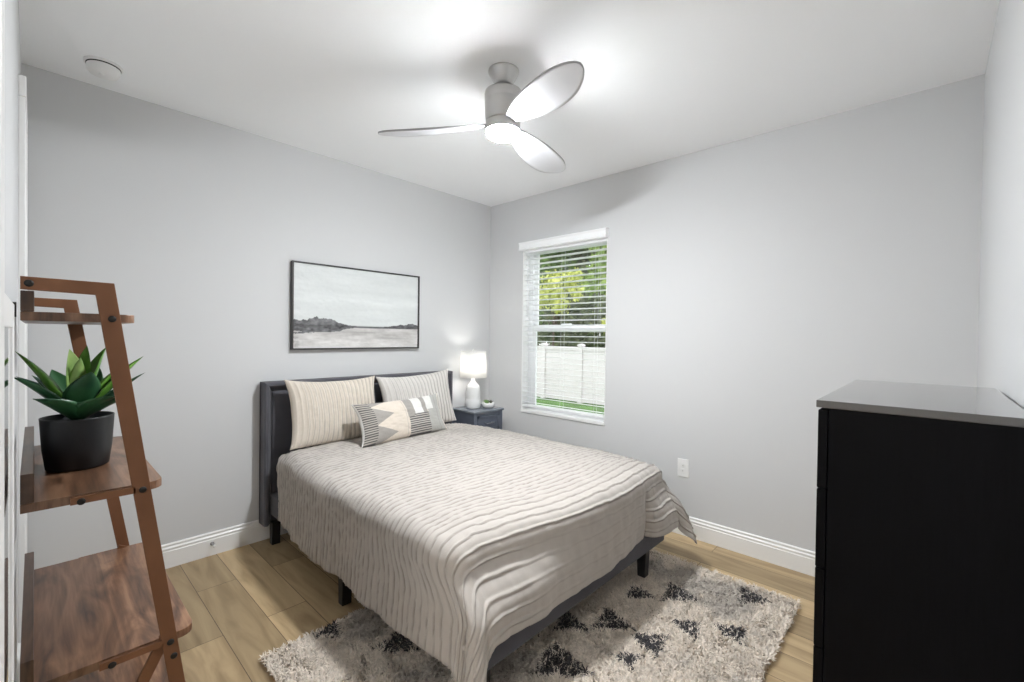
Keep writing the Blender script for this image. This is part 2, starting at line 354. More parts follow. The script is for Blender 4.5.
# ------------------------------------------------------------ window
wy0, wy1 = 0.085, 0.135
win = thing('window_1', ((WX0 + WX1) / 2, wy0, WZ0), 'single hung white window with the sunny garden behind', 'window'); win['kind'] = 'structure'
f = MB(); fw = 0.055
f.box(WX0, WX0 + fw, wy0, wy1, WZ0, WZ1, 0.004).box(WX1 - 0.02, WX1, wy0, wy1, WZ0, WZ1, 0.004).box(WX0 + fw, WX1 - fw, wy0, wy1, WZ1 - fw, WZ1, 0.004).box(WX0 + fw, WX1 - fw, wy0, wy1, WZ0, WZ0 + 0.034, 0.004)
f.build('window_frame', M['vinyl'], win)
def sash(z0, z1, y0, y1, sw=0.045, bot=0.045, top=0.045):
    x0, x1 = WX0 + fw, WX1 - 0.02
    s = MB().box(x0, x0 + sw, y0, y1, z0, z1, 0.003).box(x1 - 0.025, x1, y0, y1, z0, z1, 0.003).box(x0 + sw, x1 - sw, y0, y1, z0, z0 + bot, 0.003).box(x0 + sw, x1 - sw, y0, y1, z1 - top, z1, 0.003).build('sash', M['vinyl'], win)
    MB().box(x0 + sw - 0.003, x1 - sw + 0.003, (y0 + y1) / 2 - 0.002, (y0 + y1) / 2 + 0.002, z0 + bot - 0.003, z1 - top + 0.003).build('glass_pane', M['glass'], s)
sash(1.46, WZ1 - fw + 0.002, 0.112, 0.132)
lo_s = sash(WZ0 + 0.032, 1.525, 0.088, 0.111, bot=0.036, top=0.055)
l = MB().box(0.86, 0.97, 0.073, 0.09, 1.515, 1.535, 0.004).build('sash_lock', M['vinyl'], win)
sl = MB().box(WX0, WX1, 0.0005, wy0, WZ0, WZ0 + 0.03, 0.002).box(WX0, WX1, -0.010, 0.001, WZ0, WZ0 + 0.03, 0.003)
struct(sl.build('trim_3', M['trim']), 'white window stool and sill', 'trim')
# returns of the recess
r = MB().box(WX0 - 0.001, WX0 + 0.006, 0.0, wy0, WZ0 + 0.03, WZ1).box(WX1 - 0.006, WX1 + 0.001, 0.0, wy0, WZ0 + 0.03, WZ1)
struct(r.build('trim_4', M['trim']), 'white jamb lining inside the window recess', 'trim')

# blind: valance, open slats, bottom rail, cords, tilt wand
bl = thing('window_blind', (0.912, 0.02, WZ0 + 0.03), 'white horizontal slat blind lowered with open slats over the window', 'blind')
va = MB().prism([(0.0, 2.228), (-0.045, 2.228), (-0.052, 2.236), (-0.045, 2.246), (-0.045, 2.285), (-0.052, 2.295), (-0.052, 2.303), (0.0, 2.303)], 'x', WX0 - 0.014, WX1 + 0.012).build('valance', M['slat'], bl)
MB().box(WX0 + 0.012, WX1 - 0.012, 0.004, 0.05, 2.205, 2.245, 0.003).build('headrail', M['slat'], bl)
z = 2.195; k = 0; base_slat = None
while z > 0.775:
    if base_slat is None:
        s = MB(); pts = []
        for i in range(9):
            u = -0.024 + 0.048 * i / 8; pts.append((0.029 + u, z + 0.0018 * math.cos(u / 0.024 * PI / 2) - u * 0.10))
        pts2 = [(p[0], p[1] - 0.0024) for p in pts[::-1]]
        base_slat = s.prism(pts + pts2, 'x', WX0 + 0.010, WX1 - 0.010).build('slat', M['slat'], bl); z0s = z
    else:
        o = base_slat.copy(); COL.objects.link(o); o.parent = bl; o.location.z = z - z0s
    z -= 0.0485
BR = z + 0.012
MB().box(WX0 + 0.010, WX1 - 0.010, 0.006, 0.052, BR - 0.011, BR + 0.011, 0.004).build('bottom_rail', M['slat'], bl)
for x in (0.56, 0.91, 1.26):
    for y in (0.004, 0.0545):
        MB().tube((x, y, BR), (x, y, 2.21), 0.0009, n=6).build('ladder_cord', M['slat'], bl)
MB().tube((0.515, -0.006, 2.23), (0.512, -0.004, 1.62), 0.004, n=8).build('tilt_wand', M['vinyl'], bl)
MB().tube((1.315, 0.0, 2.22), (1.315, 0.0, 1.45), 0.001, n=6).lathe([(0.002, 0.03), (0.007, 0.0)], (1.315, 0.0, 1.425), n=10).build('pull_cord', M['vinyl'], bl)

# ------------------------------------------------------------ outside
struct(MB().box(-16, 10, T, 22, -0.35, -0.12).build('ground', M['grass']), 'green lawn outside the window', 'lawn')
fe = thing('garden_fence', (-2, 5.5, -0.12), 'white vinyl privacy fence across the garden', 'fence')
for i in range(-6, 6):
    x0 = i * 1.1 - 0.5 + 0.08
    fp = MB().box(x0 + 0.03, x0 + 1.07, 5.48, 5.52, -0.05, 1.17)
    fp.box(x0, x0 + 1.1, 5.455, 5.545, 1.10, 1.18, 0.004).box(x0, x0 + 1.1, 5.455, 5.545, -0.10, -0.01, 0.004)
    for k in range(1, 7): fp.box(x0 + k * 1.1 / 7 - 0.002, x0 + k * 1.1 / 7 + 0.002, 5.478, 5.482, -0.02, 1.12)
    fp.build('fence_panel', M['fence'], fe)
    po_ = MB().box(x0 - 0.06, x0 + 0.06, 5.44, 5.56, -0.12, 1.20).build('post', M['fence'], fe)
    MB().prism([(x0 - 0.07, 1.20), (x0 + 0.07, 1.20), (x0 + 0.07, 1.225), (x0, 1.26), (x0 - 0.07, 1.225)], 'y', 5.43, 5.57).build('post_cap', M['fence'], po_)

def foliage(name, blobs, n, size, mt, parent, seed):
    r = np.random.default_rng(seed); V = []; F = []
    tot = sum(b[3] ** 2 for b in blobs); k = 0
    for (cx, cy, cz, rad) in blobs:
        m_ = int(n * rad * rad / tot)
        d = r.normal(size=(m_, 3)); d /= np.linalg.norm(d, axis=1)[:, None]
        rr = rad * (0.55 + 0.5 * r.random(m_)) * (1 + 0.25 * np.sin(d[:, 0] * 7 + d[:, 2] * 5))
        c = np.array([cx, cy, cz]) + d * rr[:, None]
        a = r.normal(size=(m_, 3)); a /= np.linalg.norm(a, axis=1)[:, None]
        b = np.cross(a, d + 0.6 * r.normal(size=(m_, 3))); b /= np.linalg.norm(b, axis=1)[:, None]
        s = size * (0.6 + 0.8 * r.random(m_))[:, None]
        up = np.cross(a, b) * 0.15
        for q in (c - a * s, c - b * s * 0.38 + up * s, c + a * s, c + b * s * 0.38 + up * s): V.append(q)
        base = k * 1
        idx = np.arange(m_)
        F.append(np.stack([k + idx, k + m_ + idx, k + 2 * m_ + idx, k + 3 * m_ + idx], -1)); k += 4 * m_
    V = np.concatenate(V); F = np.concatenate(F)
    V = V - np.array(world_loc(parent))
    me = bpy.data.meshes.new(name); me.from_pydata(V.tolist(), [], F.tolist()); me.materials.append(mt); me.update()
    o = bpy.data.objects.new(name, me); COL.objects.link(o); o.parent = parent; return o
LG = [leafmat('leaf_dark', (0.055, 0.11, 0.02), (0.16, 0.26, 0.055), 3), leafmat('leaf_mid', (0.19, 0.32, 0.05), (0.42, 0.55, 0.14), 3), leafmat('leaf_yellow', (0.46, 0.52, 0.08), (0.74, 0.76, 0.25), 4), leafmat('leaf_dull', (0.06, 0.085, 0.03), (0.15, 0.18, 0.07), 3)]  # last leaf colour is a duller, greyer green
def tree(x, y, blobs, n, size, mi, label, seed, trunk_h=2.0, tr=0.09, name='leafy_tree', cat='tree'):
    t = thing(name, (x, y, -0.12), label, cat, None)
    tk = MB(); tk.tube((x, y, -0.12), (x + 0.05, y, trunk_h), tr, tr * 0.6)
    rr = random.Random(seed)
    for (bx, by, bz, br) in blobs[:7]:
        tk.tube((x + 0.05 * 0.6, y, trunk_h * 0.75), (bx, by, bz), tr * 0.4, tr * 0.12, n=8)
    tk.build('trunk', M['bark'], t)
    foliage('foliage', blobs, n, size, LG[mi], t, seed)
tree(-9.05, 12.00, [(-9.05, 12.00, 5.0, 1.15), (-9.55, 12.00, 3.2, 1.1), (-8.55, 11.90, 2.0, 0.95), (-8.65, 12.20, 6.4, 1.1), (-9.75, 12.10, 6.3, 0.9), (-8.45, 12.00, 3.9, 0.9), (-9.85, 12.00, 4.7, 0.8)], 7500, 0.17, 0, 'dark green tree beyond the fence at the window left', 11, 3.2)
tree(-5.35, 12.00, [(-5.35, 12.00, 5.0, 1.15), (-5.85, 12.10, 3.4, 1.1), (-4.65, 11.90, 3.5, 1.0), (-4.95, 12.20, 6.5, 1.1), (-6.05, 12.10, 6.3, 0.9), (-5.95, 12.00, 2.0, 0.9), (-4.55, 12.10, 2.0, 0.85)], 7500, 0.17, 1, 'mid green tree beyond the fence at the window right', 12, 3.2)
tree(-7.20, 16.20, [(-9.30, 16.20, 4.2, 1.7), (-7.20, 16.20, 4.0, 1.8), (-5.20, 16.20, 4.4, 1.7), (-8.30, 16.40, 6.6, 1.7), (-6.20, 16.30, 6.8, 1.7), (-10.40, 16.40, 6.6, 1.5), (-8.40, 16.10, 2.0, 1.5), (-6.20, 16.10, 2.0, 1.5), (-10.50, 16.10, 2.2, 1.5), (-4.20, 16.30, 6.4, 1.4), (-7.20, 16.40, 8.4, 1.5)], 13000, 0.24, 3, 'large dull green tree at the back of the garden', 16, 3.4, 0.2)
tree(-4.45, 6.75, [(-4.60, 6.75, 2.62, 0.34), (-4.15, 6.7, 2.80, 0.34), (-3.8, 6.75, 3.0, 0.26), (-4.5, 6.8, 3.0, 0.26), (-4.95, 6.75, 2.45, 0.26), (-4.15, 6.7, 2.30, 0.26), (-3.65, 6.75, 2.6, 0.20)], 1500, 0.075, 2, 'bright yellow green tree directly behind the fence', 13, 2.0, 0.035)
tree(-5.2, 8.9, [(-6.1, 8.9, 1.2, 0.8), (-5.0, 8.9, 1.3, 0.85), (-4.0, 8.9, 1.3, 0.8), (-3.1, 8.9, 1.2, 0.75), (-5.6, 9.0, 2.3, 0.7), (-4.5, 9.0, 2.2, 0.65), (-3.4, 9.0, 2.3, 0.6)], 5200, 0.11, 3, 'dark shrub along the back of the fence', 14, 0.9, 0.05, 'garden_shrub', 'shrub')
tree(-2.35, 6.75, [(-2.5, 6.75, 1.75, 0.27), (-2.2, 6.75, 2.2, 0.27), (-2.35, 6.75, 2.65, 0.25)], 620, 0.08, 2, 'small light green shrub at the window right behind the fence', 15, 1.4, 0.03, 'garden_shrub', 'shrub')

# ------------------------------------------------------------ outlet, door stop, smoke detector
ol = thing('wall_outlet', (2.03, -0.004, 0.415), 'white cable jack plate low on the window wall', 'wall plate')
MB().box(1.989, 2.071, -0.007, 0.0, 0.416, 0.546, 0.003).build('plate', M['plastic'], ol)
for zz in (0.462, 0.500):
    j = MB().box(2.014, 2.046, -0.0095, -0.006, zz - 0.015, zz + 0.015, 0.002).build('jack', M['plastic'], ol)
    MB().lathe([(0.004, -0.0125), (0.004, -0.008)], (2.03, 0, zz), 'y', 16).build('socket', M['nickel'], j)
ds = thing('door_stop', (0.015, -2.433, 0.062), 'small steel door stop on the baseboard under the painting', 'door stop')
MB().lathe([(0.012, 0.0), (0.012, 0.004), (0.005, 0.007), (0.005, 0.045)], (0.015, -2.433, 0.075), 'x', 16).build('rod', M['doorstop'], ds)
MB().lathe([(0.006, 0.045), (0.0085, 0.047), (0.0085, 0.055), (0.006, 0.058)], (0.015, -2.433, 0.075), 'x', 16).build('rubber_tip', M['plastic'], ds)
sx, sy = 0.29, -2.97
sm = thing('smoke_detector', (sx, sy, H - 0.045), 'round white smoke detector on the ceiling', 'smoke detector')
MB().lathe([(0.074, 0.0), (0.074, -0.008), (0.071, -0.011)], (sx, sy, H)).build('base', M['plastic'], sm)
MB().lathe([(0.062, -0.010), (0.065, -0.018), (0.063, -0.036), (0.055, -0.050), (0.032, -0.056), (0.01, -0.057)], (sx, sy, H)).build('cover', M['plastic'], sm)
MB().lathe([(0.067, -0.009), (0.0665, -0.016)], (sx, sy, H)).build('vent_gap', M['darkplastic'], sm)
MB().lathe([(0.012, -0.055), (0.010, -0.060)], (sx + 0.02, sy - 0.01, H), n=20).build('test_button', M['plastic'], sm)

# ------------------------------------------------------------ ceiling fan
fx, fy = 1.735, -1.600
fan = thing('ceiling_fan', (fx, fy, 2.36), 'three blade ceiling fan with brushed nickel motor and lit lamp', 'ceiling fan')
MB().lathe([(0.077, 0.0), (0.0775, -0.005), (0.076, -0.010), (0.060, -0.040), (0.045, -0.064), (0.041, -0.068), (0.032, -0.070)], (fx, fy, H), n=64).build('canopy', M['nickel'], fan)
MB().lathe([(0.021, -0.070), (0.024, -0.076), (0.022, -0.085), (0.014, -0.088), (0.014, -0.115)], (fx, fy, H), n=32).build('downrod', M['dark_metal'], fan)
mo = MB().lathe([(0.030, -0.096), (0.075, -0.100), (0.092, -0.107), (0.0945, -0.118), (0.0935, -0.146), (0.092, -0.151), (0.092, -0.154), (0.093, -0.158), (0.090, -0.215), (0.087, -0.249), (0.085, -0.253), (0.05, -0.253)], (fx, fy, H), n=64).build('motor_housing', M['nickel'], fan)
MB().lathe([(0.05, -0.252), (0.084, -0.255), (0.086, -0.261), (0.0872, -0.298), (0.0855, -0.302), (0.081, -0.302), (0.05, -0.301)], (fx, fy, H), n=64).build('light_ring', M['nickel'], fan)
MB().lathe([(0.0835, -0.3025), (0.0835, -0.311), (0.078, -0.320), (0.064, -0.328), (0.045, -0.333), (0.02, -0.336), (0.004, -0.336)], (fx, fy, H), n=64).build('light_lens', emis('fan_light_glow', (0.94, 0.972, 1.0), FAN_E), fan)
def blade(ang):
    n, mth = 40, 14; L0, L1 = 0.060, 0.64
    top = np.zeros((n, mth, 3)); ca, sa = math.cos(ang), math.sin(ang)
    for i in range(n):
        t = i / (n - 1); r = L0 + (L1 - L0) * (1 - (1 - t) ** 1.35)
        tt = (r - L0) / (L1 - L0)
        wf = 0.020 + 0.068 * math.sin(PI * tt ** 0.80 * 0.80) ** 1.1
        if tt > 0.70: wf *= math.sqrt(max(0.0, 1 - ((tt - 0.70) / 0.30) ** 2.4))
        wb = wf * (0.72 + 0.35 * tt); cen = 0.012 * math.sin(PI * tt)
        pitch = -math.radians(19 - 7 * tt)
        for j in range(mth):
            v = -wf + (wf + wb) * j / (mth - 1) + cen
            zc = -0.0 + 0.010 * (abs(v) / 0.08) ** 2
            u, zz = v * math.cos(pitch), v * math.sin(pitch) - zc
            top[i, j] = (fx + ca * r - sa * u, fy + sa * r + ca * u, 2.470 + zz - 0.032 * tt)
    b = grid_mesh('blade', top, [M['blade'], M['bladegrey']], fan)
    so_ = b.modifiers.new('thick', 'SOLIDIFY'); so_.thickness = 0.009; so_.offset = 1; so_.material_offset_rim = 1; so_.use_rim = True
    # grey trailing rail
    return b
for a in (219, 99, -19): blade(math.radians(a))

# ------------------------------------------------------------ painting
pt = thing('painting', (0.02, -1.434, 1.298), 'wide framed grey marsh landscape painting above the bed', 'painting')
y0, y1, z0, z1 = -1.966, -0.895, 1.298, 1.928
fr = MB(); q = 0.010
fr.box(0.001, 0.040, y0, y0 + q, z0, z1, 0.001).box(0.001, 0.040, y1 - q, y1, z0, z1, 0.001).box(0.001, 0.040, y0 + q, y1 - q, z0, z0 + q, 0.001).box(0.001, 0.040, y0 + q, y1 - q, z1 - q, z1, 0.001)
fr.build('frame', M['pframe'], pt)
nu, nv = 330, 190
U, V = np.meshgrid(np.linspace(0, 1, nu), np.linspace(0, 1, nv), indexing='ij')
P = np.stack([0.030 + 0 * U, y0 + q + 0.002 + U * (y1 - y0 - 2 * q - 0.004), z0 + q + 0.002 + V * (z1 - z0 - 2 * q - 0.004)], -1)
n1 = vnoise(U * 3, V * 14, 3, 4); n2 = vnoise(U * 9, V * 30, 4, 4); n3 = vnoise(U * 40, V * 40, 5, 3)
sky = 0.66 + 0.06 * n1[..., None] + np.array([-0.02, 0.005, 0.0]) + 0.02 * n3[..., None]
sky += 0.06 * np.exp(-((V - 0.62 + 0.05 * n1) / 0.05) ** 2)[..., None]
water = 0.50 + 0.16 * n2[..., None] + 0.05 * n3[..., None] + np.array([0.015, 0.0, -0.015])
water = water + (0.14 * sstep(0.20, 0.0, V))[..., None]
col = np.where((V < 0.275)[..., None], water, sky)
ht = 0.04 + 0.065 * np.abs(vnoise(U * 16, U * 0 + 2, 8, 4)) + 0.035 * np.exp(-((U - 0.20) / 0.10) ** 2) * 1.0
left = (U < 0.46) * (1 - sstep(0.22, 0.46, U)) ; right = (U > 0.68) * sstep(0.68, 0.9, U) * 0.75
tl = 0.275 + ht * (left * 1.1 + right) ; bk = (V > 0.262 - 0.10 * left * (0.6 + 0.4 * n2) - 0.01) & (V < tl)
dark = np.clip(0.14 + 0.10 * n3 + 0.10 * n2, 0.03, 0.4)[..., None] * np.array([1, 1, 1.03])
col = np.where(bk[..., None], dark, col)
strk = (np.exp(-((V - 0.20 + 0.03 * n1) / 0.02) ** 2) * np.exp(-((U - 0.48) / 0.2) ** 2) + np.exp(-((V - 0.12) / 0.015) ** 2) * np.exp(-((U - 0.75) / 0.15) ** 2) + np.exp(-((V - 0.27) / 0.012) ** 2)) * (0.6 + 0.6 * n2)
col = col * (1 - 0.45 * np.clip(strk, 0, 1))[..., None]
cor = np.exp(-(((U) / 0.06) ** 2 + ((V - 0.08) / 0.10) ** 2)) * (0.4 + n3); col = col * (1 - 0.6 * np.clip(cor, 0, 1))[..., None]
P[..., 0] += 0.0012 * n3
grid_mesh('canvas', P, attr_mat('painted_canvas', 0.6), pt, cols=np.clip(col, 0.02, 0.95))
MB().box(0.002, 0.026, y0 + q, y1 - q, z0 + q, z1 - q).build('canvas_back', M['canvas_side'], pt)

# ------------------------------------------------------------ bed
BY0, BY1 = -2.120, -0.600
bed = thing('bed', (1.1, -1.37, 0), 'queen bed with charcoal upholstered headboard and black legs', 'bed')
hb = MB()
hy0, hy1, hz0, hz1 = -2.165, -0.575, 0.13, 1.085
# headboard: outline frame with sloped inner reveal, vertical channels inside
hb.box(0.018, 0.062, hy0, hy1, hz0, hz1, 0.012)
hbo = hb.build('headboard', M['fabric'], bed, smooth=True)
fm = MB(); bw = 0.05; dp = 0.125
def ring(yA, yB, zB, x): return [(x, yA, hz0), (x, yA, zB), (x, yB, zB), (x, yB, hz0)]
rings = [ring(hy0, hy1, hz1, 0.02), ring(hy0, hy1, hz1, dp - 0.012), ring(hy0 + 0.008, hy1 - 0.008, hz1 - 0.008, dp), ring(hy0 + 0.022, hy1 - 0.022, hz1 - 0.022, dp), ring(hy0 + 0.055, hy1 - 0.055, hz1 - 0.06, 0.075), ring(hy0 + 0.055, hy1 - 0.055, hz1 - 0.06, 0.03)]
rv = [[fm.bm.verts.new(p) for p in r_] for r_ in rings]
for a, b in zip(rv, rv[1:]):
    for i in range(3): fm.bm.faces.new((a[i], a[i + 1], b[i + 1], b[i]))
fm.bm.faces.new([r_[0] for r_ in rv]); fm.bm.faces.new([r_[3] for r_ in rv][::-1])
bmesh.ops.recalc_face_normals(fm.bm, faces=fm.bm.faces)
fm.build('headboard_border', M['fabric'], hbo)
n = 5; ya, yb = hy0 + 0.056, hy1 - 0.056
for i in range(n):
    p0 = ya + (yb - ya) * i / n; p1 = ya + (yb - ya) * (i + 1) / n
    MB().box(0.055, 0.092, p0 + 0.001, p1 - 0.001, hz0 + 0.01, hz1 - 0.061, 0.014, 3).build('headboard_channel', M['fabric'], hbo, smooth=True)
# rails
for (nm, a) in (('side_rail', (0.06, 2.15, BY0, BY0 + 0.045)), ('side_rail', (0.06, 2.15, BY1 - 0.045, BY1)), ('foot_rail', (2.12, 2.165, BY0, BY1))):
    MB().box(a[0], a[1], a[2], a[3], 0.195, 0.335, 0.008).build(nm, M['fabric'], bed)
for i in range(10):
    MB().box(0.16 + i * 0.2, 0.24 + i * 0.2, BY0 + 0.04, BY1 - 0.04, 0.30, 0.319, 0.002).build('slat', M['canvas_side'], bed)
for (x, y, zb) in ((0.115, -2.095, 0), (1.09, -2.085, 0), (2.10, -2.05, 0.03), (2.115, -0.775, 0.03), (0.115, -0.64, 0), (1.09, -0.66, 0), (1.09, -1.37, 0)):
    if x == 0.115: zt = 0.15
    else: zt = 0.20 if abs(y + 1.37) > 0.1 else 0.31
    MB().prism([(x - 0.03, zt), (x + 0.03, zt), (x + 0.022, zb), (x - 0.022, zb)], 'y', y - 0.026, y + 0.026, 0.003).build('leg', M['leg'], bed)
ms = MB().box(0.13, 2.035, BY0 + 0.02, BY1 - 0.02, 0.32, 0.608, 0.075, 5).build('mattress', M['mattress'], smooth=True)
tag(ms, 'mattress in a white sheet, mostly hidden under the pleated comforter', 'mattress')

# ---- comforter : one draped cloth with pleats across the bed
def pleats(s, t):
    w_ = s + 0.011 * vnoise(t * 3.0, s * 4.0, 21, 3) + 0.007 * vnoise(t * 13.0, s * 10.0, 22, 2)
    return w_
def comforter():
    xs0, xe = 0.235, 2.115; yL, yR = -2.085, -0.60; zt = 0.655
    oL, oR, oF = 0.49, 0.32, 0.395; rad = 0.085
    ds_, dt_ = 0.0046, 0.0125
    S = np.arange(0, xe - xs0 + oF, ds_); Tt = np.arange(-oL, (yR - yL) + oR, dt_)
    s, t = np.meshgrid(S, Tt, indexing='ij')
    L = xe - xs0; Wd = yR - yL
    # hem irregularity: scale overhang
    a = np.maximum(s - L, 0); bl_ = np.maximum(-t, 0); br_ = np.maximum(t - Wd, 0); b = bl_ + br_
    sideR = t > Wd / 2
    a = a * (1 + 0.05 * vnoise(t * 3.2, t * 0, 5, 3))
    b = b * (1 + 0.06 * vnoise(s * 3.0, s * 0 + sideR * 9, 6, 3))
    r = np.hypot(a, b); th = np.arctan2(b, a)
    c4 = np.sin(2 * th) ** 2
    r2 = r * (1 + np.where(sideR, 0.04, 0.0) * c4 * (r > 0))
    # fall curve
    slope = 0.02 + np.where(sideR, 0.26, 0.16) * c4 ** 1.0
    side_f = (np.abs(th) > PI / 4)
    flare_s = np.where(sideR, 0.08, 0.05 * sstep(0.3, 1.4, s)); slope = slope + np.where(side_f, flare_s * (1 - c4), 0)
    arc = rad * PI / 2
    out = np.where(r2 < arc, rad * np.sin(r2 / rad), rad + (r2 - arc) * slope)
    drop = np.where(r2 < arc, rad * (1 - np.cos(r2 / rad)), rad + (r2 - arc) * np.sqrt(1 - slope ** 2))
    # waves in the hanging part
    dd = np.clip((r2 - arc) / 0.3, 0, 1.4)
    wv = 0.012 * vnoise(s * 5.0, s * 0 + 3, 31, 2) + 0.009 * vnoise(s * 13, t * 2, 32, 2)
    wf = 0.012 * vnoise(t * 4.0, t * 0 + 5, 33, 2) + 0.006 * vnoise(t * 11, s * 3, 34, 2)
    out = out + dd * np.where(side_f, wv, wf)
    # corner folds (radial valleys in the hanging corner)
    fold = np.exp(-((th - math.radians(22)) / 0.16) ** 2) * np.where(sideR, -0.030, -0.012) + np.exp(-((th - math.radians(66)) / 0.14) ** 2) * np.where(sideR, -0.018, -0.026)
    out = out + fold * dd * (r > 0.02)
    dx = np.where(r > 1e-6, a / np.maximum(r, 1e-6), 0); dy = np.where(r > 1e-6, b / np.maximum(r, 1e-6), 0)
    sc_, tc_ = np.minimum(s, L), np.clip(t, 0, Wd)
    X = xs0 + sc_ + out * dx
    Y = yL + tc_ + out * dy * np.where(sideR, 1, -1)
    # the near foot corner is drawn in, the far foot corner stands out in a flap
    cin = np.exp(-(np.maximum(t, 0) / 0.42) ** 2) * sstep(L - 0.9, L, s) * (1 - sstep(0.0, 0.55, dd))
    X = X - 0.105 * cin - 0.05 * np.exp(-(np.maximum(Wd - t, 0) / 0.3) ** 2) * sstep(L - 0.4, L, s) * (1 - sstep(0.0, 0.6, dd))
    Y = Y - 0.035 * sideR * sstep(L - 0.5, L, s) * sstep(Wd - 0.3, Wd, t) * (1 - sstep(0.0, 0.8, dd))
    q = t - (Wd - 0.27); fz = (a > 0) * dd
    X = X + fz * (0.040 * sstep(0.0, 0.10, q) - 0.055 * np.exp(-(q / 0.018) ** 2) - 0.03 * sstep(-0.3, 0.0, q) * (q < 0))
    Y = Y + 0.05 * np.exp(-(s / 0.35) ** 2) * (~sideR) - 0.075 * np.exp(-(s / 0.32) ** 2) * sideR * sstep(Wd - 0.4, Wd, t)
    # puffy top
    ed = np.minimum(np.minimum(tc_, Wd - tc_) / 0.35, (L - sc_ + 0.05) / 0.35); edge = np.clip(ed, 0, 1) ** 0.6
    Z = zt - drop + 0.022 * edge - 0.012 + 0.010 * vnoise(s * 3.5, t * 3.5, 41, 3) * np.clip(1 - r / 0.1, 0, 1) + 0.003 * vnoise(s * 14, t * 9, 42, 2)
    # head end lies down onto the sheet
    hd = sstep(0.09, 0.0, s); Z = Z - 0.035 * hd * np.clip(1 - r / 0.1, 0, 1)
    P = np.stack([X, Y, Z], -1)
    du = np.gradient(P, axis=0); dv = np.gradient(P, axis=1); N = np.cross(du, dv); N /= np.maximum(np.linalg.norm(N, axis=-1, keepdims=True), 1e-9)
    N *= np.sign((N * np.array([0, 0, 1])).sum(-1, keepdims=True) + 1e-9) if False else 1
    # smooth normals a little
    # pleats, wider apart near the foot
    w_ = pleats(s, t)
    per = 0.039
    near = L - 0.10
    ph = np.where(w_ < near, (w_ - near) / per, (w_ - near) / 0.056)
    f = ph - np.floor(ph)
    amp = np.ones_like(s)
    plain = sstep(L + 0.10, L + 0.13, s) * sstep(0.06, 0.02, b) * (t < Wd - 0.27) * sstep(0.12, 0.30, t)   # plain foot drop away from the corners
    amp = amp * (1 - 0.80 * plain)
    ridge = np.where(f < 0.16, f / 0.16, np.where(f < 0.26, 1 - (f - 0.16) / 0.10, 0.0))
    pucker = 0.55 + 0.45 * vnoise(s * 8, t * 30, 51, 2)
    wrk = 0.0035 * vnoise(s * 11, t * 24, 54, 3)
    h = amp * (0.0105 * ridge + 0.0035 * np.sin(PI * np.clip((f - 0.2) / 0.8, 0, 1))) + wrk + 0.0018 * vnoise(t * 46, ph * 1.1, 52, 2) * amp
    P = P + N * h[..., None]
    base = np.array([0.475, 0.438, 0.402]); crease_shade = np.array([0.25, 0.225, 0.20])  # stitch lines darkened to paint the ruffles' self-shadow into the creases
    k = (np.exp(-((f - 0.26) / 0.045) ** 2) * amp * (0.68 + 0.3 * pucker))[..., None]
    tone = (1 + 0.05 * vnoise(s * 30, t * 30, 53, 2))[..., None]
    colr = (base * (1 - k) + crease_shade * k) * tone
    return P, colr, L
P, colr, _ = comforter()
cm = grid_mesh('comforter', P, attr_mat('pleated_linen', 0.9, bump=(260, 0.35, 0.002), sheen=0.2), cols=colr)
sm_ = cm.modifiers.new('thick', 'SOLIDIFY'); sm_.thickness = 0.010; sm_.offset = -1
tag(cm, 'beige pleated comforter draped over the bed', 'comforter')

